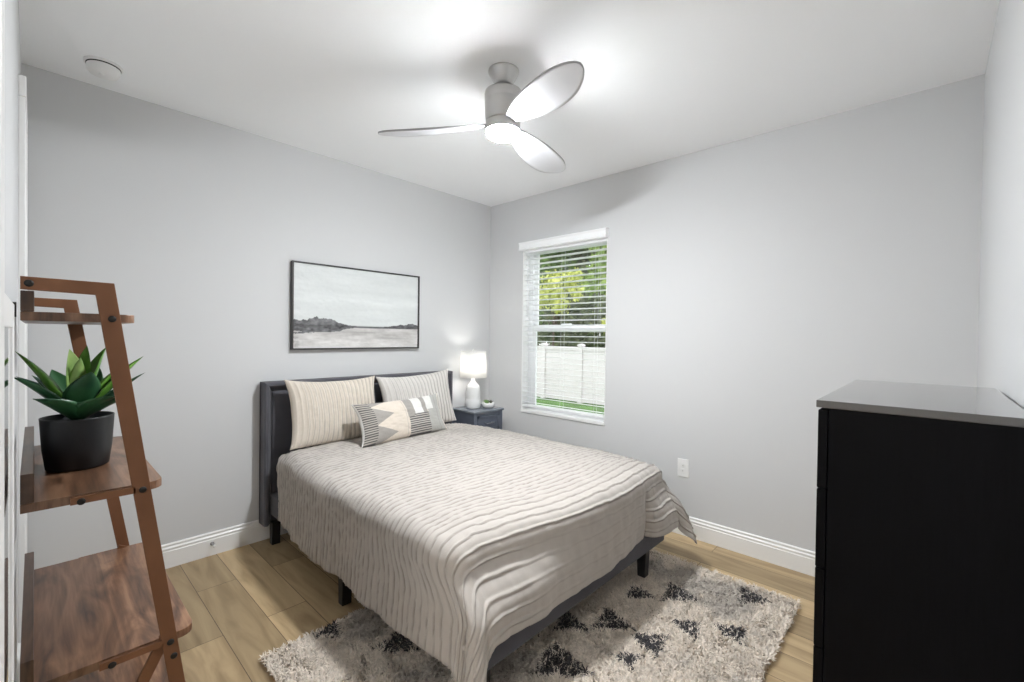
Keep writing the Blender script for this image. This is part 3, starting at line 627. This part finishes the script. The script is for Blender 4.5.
# ------------------------------------------------------------ pillows
def pillow(name, c, w_, h_, th, tilt, yaw, roll, colfun, pleat, label, cat, group=None, nu=150, nv=90):
    """c = centre of the bottom edge; face looks +x before yaw; leans back by tilt"""
    u = np.linspace(-1, 1, nu); v = np.linspace(-1, 1, nv); U, V = np.meshgrid(u, v, indexing='ij')
    pin = 1 - 0.10 * (1 - np.abs(V) ** 2.5) * 1.0
    pinv = 1 - 0.15 * (1 - np.abs(U) ** 2.5) * 0.8
    Yl = U * w_ / 2 * pin; Zl = V * h_ / 2 * np.where(V > 0, pinv, 1 - (1 - pinv) * 0.25) + h_ / 2
    bulge = (np.clip(1 - U ** 2, 0, 1) ** 0.42) * (np.clip(1 - V ** 2, 0, 1) ** 0.46)
    wr = vnoise(U * 3 + 5, V * 3 + 2, hash(label) % 50, 3) * 0.010 * bulge
    dent = -0.0
    sides = []
    for sg in (1, -1):
        D = sg * (th / 2 * bulge + 0.002) + wr
        if pleat:
            ph = (U + 1) * w_ / 2 / pleat + 0.12 * vnoise(V * 2, U * 8, 9, 2); f = ph - np.floor(ph)
            D = D + sg * 0.0075 * np.exp(-((f - 0.5) / 0.13) ** 2) * np.clip((1 - np.abs(U)) * 12, 0, 1) * np.clip((1 - np.abs(V)) * 12, 0, 1)
        sides.append(np.stack([D, Yl, Zl], -1))
    C = colfun(U, V)
    ct, st = math.cos(tilt), math.sin(tilt)
    Rm = Matrix.Rotation(yaw, 3, 'Z') @ Matrix.Rotation(-tilt, 3, 'Y') @ Matrix.Rotation(roll, 3, 'X')
    Rn = np.array(Rm)
    allP = []; allF = []; allC = []; k = 0
    for i, S_ in enumerate(sides):
        Pw = S_.reshape(-1, 3) @ Rn.T + np.array(c)
        idx = np.arange(nu * nv).reshape(nu, nv) + k
        F = np.stack([idx[:-1, :-1], idx[1:, :-1], idx[1:, 1:], idx[:-1, 1:]], -1).reshape(-1, 4)
        if i: F = F[:, ::-1]
        allP.append(Pw); allF.append(F); allC.append(C.reshape(-1, 3)); k += nu * nv
    # rim
    idx = np.arange(nu * nv).reshape(nu, nv); loop = np.concatenate([idx[:, 0], idx[-1, 1:], idx[-2::-1, -1], idx[0, -2:0:-1]]); l2 = np.roll(loop, -1)
    allF.append(np.stack([l2, loop, loop + nu * nv, l2 + nu * nv], -1))
    V_ = np.concatenate(allP); org = np.array(c); me = bpy.data.meshes.new(name)
    me.from_pydata((V_ - org).tolist(), [], np.concatenate(allF).tolist())
    at = me.color_attributes.new('Col', 'FLOAT_COLOR', 'POINT'); cc = np.ones((len(V_), 4), np.float32); cc[:, :3] = np.concatenate(allC); at.data.foreach_set('color', cc.ravel())
    me.polygons.foreach_set('use_smooth', [True] * len(me.polygons)); me.materials.append(PM); me.update()
    o = bpy.data.objects.new(name, me); COL.objects.link(o); o.location = org
    return tag(o, label, cat, group)
PM = attr_mat('woven_linen', 0.9, bump=(300, 0.35, 0.002), sheen=0.2)
def sham_col(seed, flip, base):
    def fn(U, V):
        ph = (U + 1) * 0.66 / 2 / 0.034 + 0.12 * vnoise(V * 2, U * 8, 9, 2); f = ph - np.floor(ph)
        b = np.array(base) * (1 + 0.04 * vnoise(U * 40, V * 30, seed, 2))[..., None]
        k = np.exp(-((f - 0.66) / 0.10) ** 2)[..., None] * 0.6
        plain = (U < -0.80)[..., None] if flip else (U < -0.80)[..., None]
        k = np.where(plain, 0, k)
        return b * (1 - k) + np.array([0.24, 0.22, 0.20]) * k
    return fn
sb = (0.62, 0.555, 0.48)
pillow('pillow', (0.30, -1.740, 0.655), 0.68, 0.46, 0.17, math.radians(14), math.radians(3), math.radians(-1), sham_col(1, 0, sb), 0.034, 'striped beige pillow on the left half of the bed', 'pillow', 'striped pillows against the headboard')
pillow('pillow', (0.29, -1.025, 0.655), 0.69, 0.46, 0.17, math.radians(13), math.radians(-3), math.radians(3), sham_col(2, 0, (0.62, 0.59, 0.56)), 0.034, 'striped pillow on the window half, partly behind the patterned lumbar pillow', 'pillow', 'striped pillows against the headboard')
def lumbar_col(U, V):
    x = (U + 1) / 2; z = (V + 1) / 2
    cream = np.array([0.64, 0.57, 0.49]); white = np.array([0.70, 0.69, 0.66]); grey = np.array([0.33, 0.31, 0.285]); lg = np.array([0.42, 0.415, 0.39]); dk = np.array([0.10, 0.095, 0.09])
    C = np.zeros(U.shape + (3,)) + cream
    def put(m_, c_): C[m_] = c_
    # dotted dark bands
    dots = lambda: ((np.sin(z * 2 * PI * 19) > -0.1))
    put((x < 0.13) & dots(), dk); put((x < 0.13) & ~dots(), np.array([0.42, 0.39, 0.35])); put(x < 0.006, white)
    tri1 = (x >= 0.13) & (x < 0.13 + 0.20 * np.clip(1 - np.abs((z - 0.62) / 0.22), 0, 1)); tri2 = (x >= 0.13) & (x < 0.13 + 0.22 * np.clip(1 - np.abs((z - 0.16) / 0.22), 0, 1)); tri3 = (x >= 0.13) & (x < 0.13 + 0.20 * np.clip(1 - np.abs((z - 1.0) / 0.14), 0, 1))
    put(tri1 | tri2 | tri3, grey)
    put((np.abs(x - 0.47) < 0.003), np.array([0.5, 0.45, 0.4]))
    put((x >= 0.49) & (x < 0.59) & (z > 0.45), grey); put((x >= 0.70) & (x < 0.76) & (z > 0.45), grey)
    bb = (x >= 0.57) & (x < 0.77) & (z <= 0.50) | ((x >= 0.50) & (x < 0.58) & (z <= 0.45))
    put(bb & dots(), dk); put(bb & ~dots(), np.array([0.50, 0.47, 0.43]))
    put((x >= 0.585) & (x < 0.70) & (z > 0.50), white)
    put((x >= 0.77) & (x < 0.97), lg); put((x >= 0.76) & (x < 0.86) & (z > 0.58), white); put((x >= 0.90) & (x < 0.912), grey * 1.1)
    put(x >= 0.985, white)
    return C * (1 + 0.05 * vnoise(U * 60, V * 30, 77, 2))[..., None]
pillow('lumbar_pillow', (0.56, -1.345, 0.668), 0.78, 0.30, 0.15, math.radians(24), math.radians(5), math.radians(0.5), lumbar_col, 0, 'long lumbar pillow with triangles and dashed bands in front', 'pillow', nu=260, nv=120)

# ------------------------------------------------------------ nightstand and what stands on it
NX0, NX1, NY0, NY1, NZ = 0.03, 0.365, -0.53, -0.17, 0.735
ns = thing('nightstand', ((NX0 + NX1) / 2, (NY0 + NY1) / 2, 0), 'slate blue nightstand with a drawer in the corner', 'nightstand')
MB().box(NX0, NX1 + 0.012, NY0 - 0.012, NY1 + 0.012, NZ - 0.022, NZ, 0.005).build('top', M['nighttop'], ns)
bx = MB()
bx.box(NX0 + 0.01, NX1 - 0.012, NY0, NY0 + 0.018, 0.0, NZ - 0.022, 0.001).box(NX0 + 0.01, NX1 - 0.012, NY1 - 0.018, NY1, 0.0, NZ - 0.022, 0.001).box(NX0 + 0.01, NX0 + 0.02, NY0 + 0.018, NY1 - 0.018, 0.1, NZ - 0.022)
bx.box(NX0 + 0.02, NX1 - 0.02, NY0 + 0.018, NY1 - 0.018, 0.10, 0.118)
bx.box(NX1 - 0.02, NX1, NY0, NY0 + 0.04, 0.0, NZ - 0.022, 0.002).box(NX1 - 0.02, NX1, NY1 - 0.04, NY1, 0.0, NZ - 0.022, 0.002).box(NX1 - 0.018, NX1 - 0.002, NY0 + 0.04, NY1 - 0.04, NZ - 0.045, NZ - 0.022)
bx.build('cabinet_body', M['night'], ns)
for (za, zb_) in ((NZ - 0.185, NZ - 0.048), (0.33, NZ - 0.20), (0.12, 0.32)):
    d = MB().box(NX1 - 0.03, NX1 - 0.004, NY0 + 0.042, NY1 - 0.042, za, zb_, 0.001)
    d.box(NX1 - 0.006, NX1 + 0.004, NY0 + 0.042, NY1 - 0.042, zb_ - 0.022, zb_, 0.002).box(NX1 - 0.006, NX1 + 0.004, NY0 + 0.042, NY1 - 0.042, za, za + 0.022, 0.002)
    d.box(NX1 - 0.006, NX1 + 0.004, NY0 + 0.042, NY0 + 0.066, za, zb_, 0.002).box(NX1 - 0.006, NX1 + 0.004, NY1 - 0.066, NY1 - 0.042, za, zb_, 0.002)
    dr = d.build('drawer', M['night'], ns)
    cy_, cz_ = (NY0 + NY1) / 2, (za + zb_) / 2
    hh = MB().tube((NX1 + 0.024, cy_ - 0.05, cz_), (NX1 + 0.024, cy_ + 0.05, cz_), 0.005)
    for s_ in (-1, 1): hh.tube((NX1 - 0.006, cy_ + s_ * 0.042, cz_), (NX1 + 0.024, cy_ + s_ * 0.042, cz_), 0.004)
    hh.build('drawer_handle', M['handle'], dr)

lx, ly = 0.185, -0.385
lp = thing('table_lamp', (lx, ly, NZ), 'white ceramic table lamp with drum shade, lit, on the nightstand', 'table lamp')
MB().lathe([(0.058, 0.0), (0.064, 0.004), (0.070, 0.020), (0.074, 0.045), (0.073, 0.075), (0.069, 0.088), (0.0682, 0.091), (0.069, 0.094), (0.0675, 0.150), (0.064, 0.190), (0.058, 0.212), (0.045, 0.224), (0.030, 0.238), (0.020, 0.256), (0.016, 0.280), (0.013, 0.284)], (lx, ly, NZ), n=48).build('lamp_base', M['ceramic'], lp)
st = MB().tube((lx, ly, NZ + 0.28), (lx, ly, NZ + 0.36), 0.007); st.build('socket', M['nickel'], lp)
sh = MB().lathe([(0.126, 0.290), (0.119, 0.535)], (lx, ly, NZ), n=64, cap=False)
sho = sh.build('lamp_shade', M['shade'], lp); mm = sho.modifiers.new('thick', 'SOLIDIFY'); mm.thickness = 0.002
hp = MB()
for k in range(3):
    a = k * 2 * PI / 3; hp.tube((lx, ly, NZ + 0.522), (lx + 0.118 * math.cos(a), ly + 0.118 * math.sin(a), NZ + 0.528), 0.0015, n=6)
hp.tube((lx, ly, NZ + 0.35), (lx, ly, NZ + 0.535), 0.0025, n=8)
hp.build('harp', M['nickel'], lp)
MB().lathe([(0.004, 0.535), (0.008, 0.541), (0.006, 0.550), (0.002, 0.555)], (lx, ly, NZ), n=16).build('finial', M['nickel'], lp)
MB().lathe([(0.013, 0.358), (0.018, 0.370), (0.030, 0.395), (0.031, 0.410), (0.022, 0.430), (0.005, 0.440)], (lx + 0.0, ly, NZ), n=24).build('bulb', emis('bulb_glow', (1, 0.95, 0.90), LAMP_E), lp)

# succulent bowl
def leaf_mesh(name, base, direction, L, wd, th, curve, mt, parent, upv=Vector((0, 0, 1)), n=14, shape=0.32):
    d = Vector(direction).normalized(); side = d.cross(upv)
    side = side.normalized() if side.length > 1e-3 else Vector((1, 0, 0)); nrm = side.cross(d).normalized()
    m_ = 10; P_ = np.zeros((m_, n, 3))
    for i in range(n):
        t = i / (n - 1); w_ = wd / 2 * ((t + 0.25) / (shape + 0.25)) ** 0.7 if t < shape else wd / 2 * math.cos((t - shape) / (1 - shape) * PI / 2) ** 0.85
        w_ = max(w_, 0.0004)
        cpt = Vector(base) + d * (L * t) + nrm * (curve * L * t * t)
        thk = th * (1 - 0.75 * t) * min(1, w_ / (wd / 2) + 0.2)
        for j in range(m_):
            a = 2 * PI * j / m_
            u_ = math.cos(a) * w_; v_ = math.sin(a) * thk / 2 + (abs(math.cos(a)) ** 2) * w_ * 0.45
            P_[j, i] = cpt + side * u_ + nrm * v_
    return grid_mesh(name, P_, mt, parent, closed_u=True)
sx2, sy2 = 0.275, -0.270
sc2 = thing('succulent_pot', (sx2, sy2, NZ), 'small succulent in a round white bowl beside the lamp', 'potted plant')
MB().lathe([(0.030, 0.0), (0.045, 0.008), (0.056, 0.028), (0.058, 0.048), (0.054, 0.050), (0.050, 0.040), (0.01, 0.040)], (sx2, sy2, NZ), n=40).build('bowl', M['ceramic'], sc2)
SG = [leafmat('succulent_green', (0.12, 0.24, 0.07), (0.22, 0.34, 0.12), 30), leafmat('succulent_dark', (0.05, 0.10, 0.05), (0.16, 0.10, 0.09), 30)]
for (ox, oy, k_, sz) in ((-0.012, -0.018, 0, 1.15), (0.015, 0.018, 1, 0.95), (0.02, -0.03, 0, 0.7), (-0.02, 0.02, 1, 0.8)):
    for ringi, (nn_, el, L_) in enumerate(((5, 62, 0.030), (6, 30, 0.036))):
        for j in range(nn_):
            a = 2 * PI * j / nn_ + ringi * 0.4 + ox * 50; e_ = math.radians(el)
            leaf_mesh('leaf', (sx2 + ox, sy2 + oy, NZ + 0.044), (math.cos(a) * math.cos(e_), math.sin(a) * math.cos(e_), math.sin(e_)), L_ * sz, 0.018 * sz, 0.006, 0.25, SG[k_], sc2, n=7)

# ------------------------------------------------------------ rug
rx0, rx1, ry0, ry1 = 1.245, 2.835, -2.535, -0.425
rug = thing('shag_rug', ((rx0 + rx1) / 2, (ry0 + ry1) / 2, 0), 'cream shag rug with scattered dark triangles under the bed foot', 'rug')
MB().box(rx0 + 0.01, rx1 - 0.01, ry0 + 0.01, ry1 - 0.01, 0.0, 0.008, 0.003).build('backing', mat('rug_backing', (0.35, 0.32, 0.28), 0.95), rug)
TRI = [(2.62, -0.55, 0.15, 1), (2.50, -1.06, 0.13, -1), (2.67, -0.95, 0.13, -1), (2.19, -1.26, 0.17, 1), (2.17, -0.95, 0.13, 1), (2.32, -0.80, 0.17, 1), (2.42, -1.29, 0.14, -1), (2.17, -1.66, 0.20, 1), (2.40, -1.46, 0.10, -1), (1.58, -2.06, 0.16, 1), (1.28, -2.25, 0.10, 1), (1.45, -1.85, 0.14, -1), (2.05, -1.42, 0.14, 1), (1.9, -1.6, 0.15, 1), (1.75, -0.8, 0.15, 1), (1.5, -0.95, 0.14, -1), (1.75, -1.2, 0.14, 1), (2.62, -1.75, 0.14, 1), (2.6, -2.2, 0.14, -1), (2.1, -2.3, 0.14, 1), (1.8, -1.95, 0.15, -1)]
def rug_col(x, y):
    n_ = vnoise(x * 3.1, y * 3.1, 61, 3); n2_ = vnoise(x * 16, y * 16, 62, 2)
    c = np.zeros(x.shape + (3,)) + np.array([0.78, 0.70, 0.61])
    g = sstep(0.05, 0.40, n_ + 0.25 * n2_ + 0.05)[..., None]
    c = c * (1 - 0.42 * g) + np.array([0.24, 0.23, 0.225]) * 0.42 * g
    dirx, diry = 0.683, -0.73   # triangle up direction (away from the doorway side)
    for (tx, ty, sz, up) in TRI:
        dx_, dy_ = x - tx + 0.012 * n2_, y - ty + 0.012 * vnoise(x * 16 + 9, y * 16, 63, 2)
        uu = dx_ * 0.73 + dy_ * 0.683; vv = (-dx_ * 0.683 + dy_ * 0.73) * up
        inside = (vv > -sz * 0.45) & (vv < sz * 0.55) & (np.abs(uu) < (sz * 0.55 - vv) * 0.62)
        c[inside & (np.random.default_rng(5).random(x.shape) < 0.80)] = np.array([0.07, 0.066, 0.07])
    return c
NB = 135000
bx_ = rng.uniform(rx0, rx1, NB); by_ = rng.uniform(ry0, ry1, NB)
# only build what can be seen plus the hidden part more sparsely
hid = (bx_ < 2.0) & (by_ > -2.0); keep = ~hid | (rng.random(NB) < 0.25); bx_, by_ = bx_[keep], by_[keep]; NB = len(bx_)
ang = 2.2 * PI * vnoise(bx_ * 15, by_ * 15, 71, 2) + rng.normal(0, 1.2, NB)
ln = 0.030 * (0.7 + 0.6 * rng.random(NB)); lean = 0.45 + 0.45 * rng.random(NB)
hx, hy = np.cos(ang), np.sin(ang); wd = 0.0032 * (0.7 + 0.6 * rng.random(NB))
sxv, syv = -hy, hx
b0 = np.stack([bx_, by_, 0 * bx_ + 0.006], -1)
side = np.stack([sxv, syv, 0 * bx_], -1) * wd[:, None]
mid = b0 + np.stack([hx * ln * lean * 0.35, hy * ln * lean * 0.35, ln * 0.62], -1)
tip = b0 + np.stack([hx * ln * lean, hy * ln * lean, ln * (1.12 - 0.55 * lean)], -1)
V = np.concatenate([b0 - side, b0 + side, mid + side * 0.8, mid - side * 0.8, tip])
i = np.arange(NB)
V = V - np.array(rug.location)
me = bpy.data.meshes.new('pile')
quads = np.stack([i, i + NB, i + 2 * NB, i + 3 * NB], -1); tris = np.stack([i + 3 * NB, i + 2 * NB, i + 4 * NB], -1)
me.vertices.add(len(V)); me.vertices.foreach_set('co', V.astype(np.float32).ravel())
loops = np.concatenate([quads.ravel(), tris.ravel()]); me.loops.add(len(loops)); me.loops.foreach_set('vertex_index', loops.astype(np.int32))
me.polygons.add(2 * NB); me.polygons.foreach_set('loop_start', np.concatenate([np.arange(NB) * 4, NB * 4 + np.arange(NB) * 3]).astype(np.int32))
me.update(calc_edges=True)
cc = rug_col(bx_, by_) * (0.85 + 0.3 * rng.random(NB))[:, None]
call = np.ones((5 * NB, 4), np.float32); call[:, :3] = np.clip(np.tile(cc, (5, 1)), 0, 1)
at = me.color_attributes.new('Col', 'FLOAT_COLOR', 'POINT'); at.data.foreach_set('color', call.ravel())
me.materials.append(attr_mat('shag_yarn', 0.95))
pile = bpy.data.objects.new('pile', me); COL.objects.link(pile); pile.parent = rug; pile['kind'] = 'stuff'

# ------------------------------------------------------------ dresser
dx0, dx1, dy0, dy1, dz = 3.118, 3.474, -1.875, -1.075, 1.268
dr_ = thing('dresser', ((dx0 + dx1) / 2, (dy0 + dy1) / 2, 0), 'tall black dresser standing against the right wall', 'dresser')
MB().box(dx0 - 0.004, dx1, dy0 - 0.002, dy1 + 0.002, dz - 0.018, dz, 0.0015).build('top', M['dressertop_sheen'], dr_)
cs = MB().box(dx0 + 0.022, dx1 - 0.002, dy0, dy0 + 0.018, 0, dz - 0.018, 0.001).box(dx0 + 0.022, dx1 - 0.002, dy1 - 0.018, dy1, 0, dz - 0.018, 0.001).box(dx1 - 0.01, dx1 - 0.002, dy0 + 0.018, dy1 - 0.018, 0, dz - 0.018).box(dx0 + 0.03, dx0 + 0.045, dy0 + 0.018, dy1 - 0.018, 0.0, 0.05)
cs.build('case', M['dresser'], dr_)
zt = dz - 0.024
for k in range(6):
    za = zt - 0.197 * (k + 1) + 0.004
    MB().box(dx0, dx0 + 0.020, dy0 + 0.001, dy1 - 0.001, max(za, 0.05), zt - 0.197 * k, 0.0015).box(dx0 + 0.02, dx1 - 0.04, dy0 + 0.03, dy1 - 0.03, max(za, 0.05) + 0.01, zt - 0.197 * k - 0.05).build('drawer', M['dresser'], dr_)

# ------------------------------------------------------------ ladder shelf
LXn, LXf = 1.75, 0.945
WY = NY + 0.022
ls = thing('ladder_shelf', ((LXn + LXf) / 2, WY, 0), 'walnut ladder shelf leaning on the near wall', 'shelf')
def front_y(near, z):   # outer edge of the slanted leg
    return (-3.061 + 0.1382 * (1.541 - z)) if near else (-3.094 + 0.1565 * (1.531 - z))
bt = 0.028
for near, X in ((True, LXn), (False, LXf)):
    zt_ = 1.541 if near else 1.531
    xa, xb = (X - 0.012, X) if near else (X, X + 0.012)
    fo = front_y(near, zt_); fb = front_y(near, 0.0)
    poly = [(WY, zt_ + 0.002), (fo, zt_), (fb, 0.0), (fb - 0.034, 0.0), (fo - 0.036 - 0.0, zt_ - 0.033), (WY, zt_ - 0.029)]
    sf = MB().prism(poly, 'x', xa, xb, 0.0015).build('side_frame', M['framewood'], ls)
    # rear brace leg
    yb_ = front_y(near, 0.56) - 0.030
    MB().prism([(yb_, 0.56), (yb_ + 0.026, 0.545), (WY + 0.028, 0.0), (WY, 0.0)], 'x', xa + (-0.012 if near else 0.012), xb + (-0.012 if near else 0.012), 0.001).build('rear_leg', M['framewood'], ls)
    sgn = 1 if near else -1; bxp = X
    bolts = [(WY + 0.014, zt_ - 0.014), (front_y(near, 1.45) - 0.017, 1.447), (front_y(near, 0.985) - 0.017, 0.982), (WY + 0.105, 0.981), (front_y(near, 0.53) - 0.017, 0.530), (front_y(near, 0.487) - 0.015, 0.487), (WY + 0.165, 0.530), (front_y(near, 0.09) - 0.017, 0.09)]
    for (yy, zz) in bolts:
        MB().lathe([(0.0085, -0.002 * sgn), (0.0085, 0.002 * sgn), (0.006, 0.004 * sgn), (0.003, 0.0045 * sgn)], (bxp, yy, zz), 'x', 20).build('bolt', M['dark_metal'], sf)
def shelf(z, yfront, lip, rear, lipw=0.023):
    th = 0.022; c_ = 0.035
    # board with rounded front corners, reaching just inside the frames
    x0, x1 = LXf + 0.013, LXn - 0.013
    pts = [(x0, WY), (x1, WY)]
    for k in range(7):
        a = k / 6 * PI / 2; pts.append((x1 - c_ + c_ * math.cos(a), yfront - c_ + c_ * math.sin(a)))
    for k in range(7):
        a = PI / 2 + k / 6 * PI / 2; pts.append((x0 + c_ + c_ * math.cos(a), yfront - c_ + c_ * math.sin(a)))
    b_ = MB().prism(pts, 'z', z - th, z, 0.0015).build('shelf_board', M['walnut'], ls)
    if lip: part_label(MB().box(x0, x1, WY, WY + lipw, z + 0.0005, z + lip, 0.0015).build('back_lip', M['walnut2'], b_), 'dark walnut lip along the back edge of the shelf')
    # supports along the two ends
    if rear:
        for X0, X1, nr in ((LXn - 0.012, LXn, True), (LXf, LXf + 0.012, False)):
            MB().box(X0, X1, WY + rear, front_y(nr, z) - 0.03, z - th + 0.001, z - 0.003, 0.001).build('shelf_rail', M['framewood'], b_)
shelf(1.460, -3.015, 0.05, 0)
shelf(0.996, -2.953, 0.072, 0.085)
shelf(0.546, -2.878, 0.066, 0.14)
shelf(0.105, -2.815, 0.066, 0.14)

# pot with agave
px_, py_, pz_ = 1.40, -3.112, 0.9965
ap = thing('potted_agave', (px_, py_, pz_), 'spiky green agave in a matte black pot on the ladder shelf', 'potted plant')
MB().lathe([(0.066, 0.0), (0.072, 0.004), (0.079, 0.06), (0.084, 0.150), (0.0845, 0.156), (0.081, 0.156), (0.079, 0.135), (0.01, 0.133)], (px_, py_, pz_), n=64).build('pot', M['potblack'], ap)
MB().lathe([(0.0795, 0.130), (0.04, 0.142), (0.005, 0.146)], (px_, py_, pz_), n=32, cap=True).build('soil', M['soil'], ap)
AG = [leafmat('agave_dark', (0.010, 0.055, 0.028), (0.035, 0.12, 0.045), 12, 0.38), leafmat('agave_mid', (0.06, 0.19, 0.02), (0.17, 0.38, 0.05), 14, 0.38), leafmat('agave_light', (0.14, 0.27, 0.06), (0.32, 0.45, 0.14), 14, 0.4)]
# leaves given by the direction across the picture and towards the viewer
hR = Vector((0.05, 1.0, 0)); hF = Vector((-1.0, 0.05, 0))
def ag(right, away, up, wd_, mi_, curve=-0.06, off=0.012, zb=0.146):
    """a leaf whose tip lies right / away / up of the crown"""
    tip = hR * right + hF * away + Vector((0, 0, up))
    hz = Vector((tip.x, tip.y, 0)); hz = hz.normalized() if hz.length > 0.02 else Vector((0, 0, 0))
    b0 = hz * off + Vector((0, 0, zb - 0.146)); d = tip - b0
    leaf_mesh('leaf', Vector((px_, py_, pz_ + 0.146)) + b0, d - Vector((0, 0, curve * d.length)), d.length, wd_ * 1.32, 0.010, curve, AG[mi_], ap, n=18, shape=0.42)
ag(-0.124, 0.0, 0.215, 0.062, 1)
ag(-0.128, -0.05, 0.150, 0.052, 0, -0.14)
ag(-0.125, 0.05, 0.140, 0.050, 0, -0.14)
ag(-0.024, 0.02, 0.215, 0.062, 2, 0.03, 0.006, 0.165)
ag(0.060, 0.02, 0.222, 0.062, 1, -0.03, 0.006, 0.165)
ag(0.148, 0.0, 0.195, 0.060, 1, -0.08)
ag(0.155, -0.03, 0.140, 0.050, 0, -0.05)
ag(0.135, 0.07, 0.165, 0.048, 0)
ag(0.098, 0.0, 0.170, 0.066, 1, -0.10)
ag(0.025, -0.09, 0.155, 0.068, 0, -0.10)
ag(-0.088, -0.10, 0.085, 0.072, 0, -0.16)
ag(0.085, -0.10, 0.080, 0.072, 0, -0.16)
ag(0.125, -0.08, 0.075, 0.058, 0, -0.12)
ag(-0.095, 0.04, 0.140, 0.048, 0, -0.08)
ag(-0.06, 0.13, 0.150, 0.056, 0)
ag(0.05, 0.14, 0.150, 0.056, 0)
ag(0.02, 0.04, 0.225, 0.040, 1, 0.0, 0.002, 0.165)
ag(0.005, -0.01, 0.190, 0.040, 2, 0.0, 0.002, 0.17)
ag(-0.005, 0.17, 0.110, 0.052, 0)

# ------------------------------------------------------------ mirror by the ladder shelf, seen edge on at the left margin
mr = thing('wall_mirror', (2.09, NY + 0.02, 0.15), 'white framed full length mirror on the near wall at the left edge', 'mirror')
mx0, mx1, mz0, mz1 = 1.785, 2.38, 0.15, 1.475
fw_ = 0.055
fr = MB()
fr.box(mx0, mx0 + fw_, NY + 0.002, NY + 0.014, mz0, mz1, 0.003).box(mx1 - fw_, mx1, NY + 0.002, NY + 0.014, mz0, mz1, 0.003).box(mx0 + fw_, mx1 - fw_, NY + 0.002, NY + 0.014, mz0, mz0 + fw_, 0.003).box(mx0 + fw_, mx1 - fw_, NY + 0.002, NY + 0.014, mz1 - fw_, mz1, 0.003)
fr.build('mirror_frame', M['trim'], mr)
MB().box(mx0 + fw_ - 0.005, mx1 - fw_ + 0.005, NY + 0.003, NY + 0.010, mz0 + fw_ - 0.005, mz1 - fw_ + 0.005).build('mirror_glass', M['mirror'], mr)
MB().box(mx0 - 0.003, mx0 + 0.012, NY + 0.002, NY + 0.017, mz1 - 0.03, mz1 + 0.004, 0.001).build('clip', M['dark_metal'], mr)
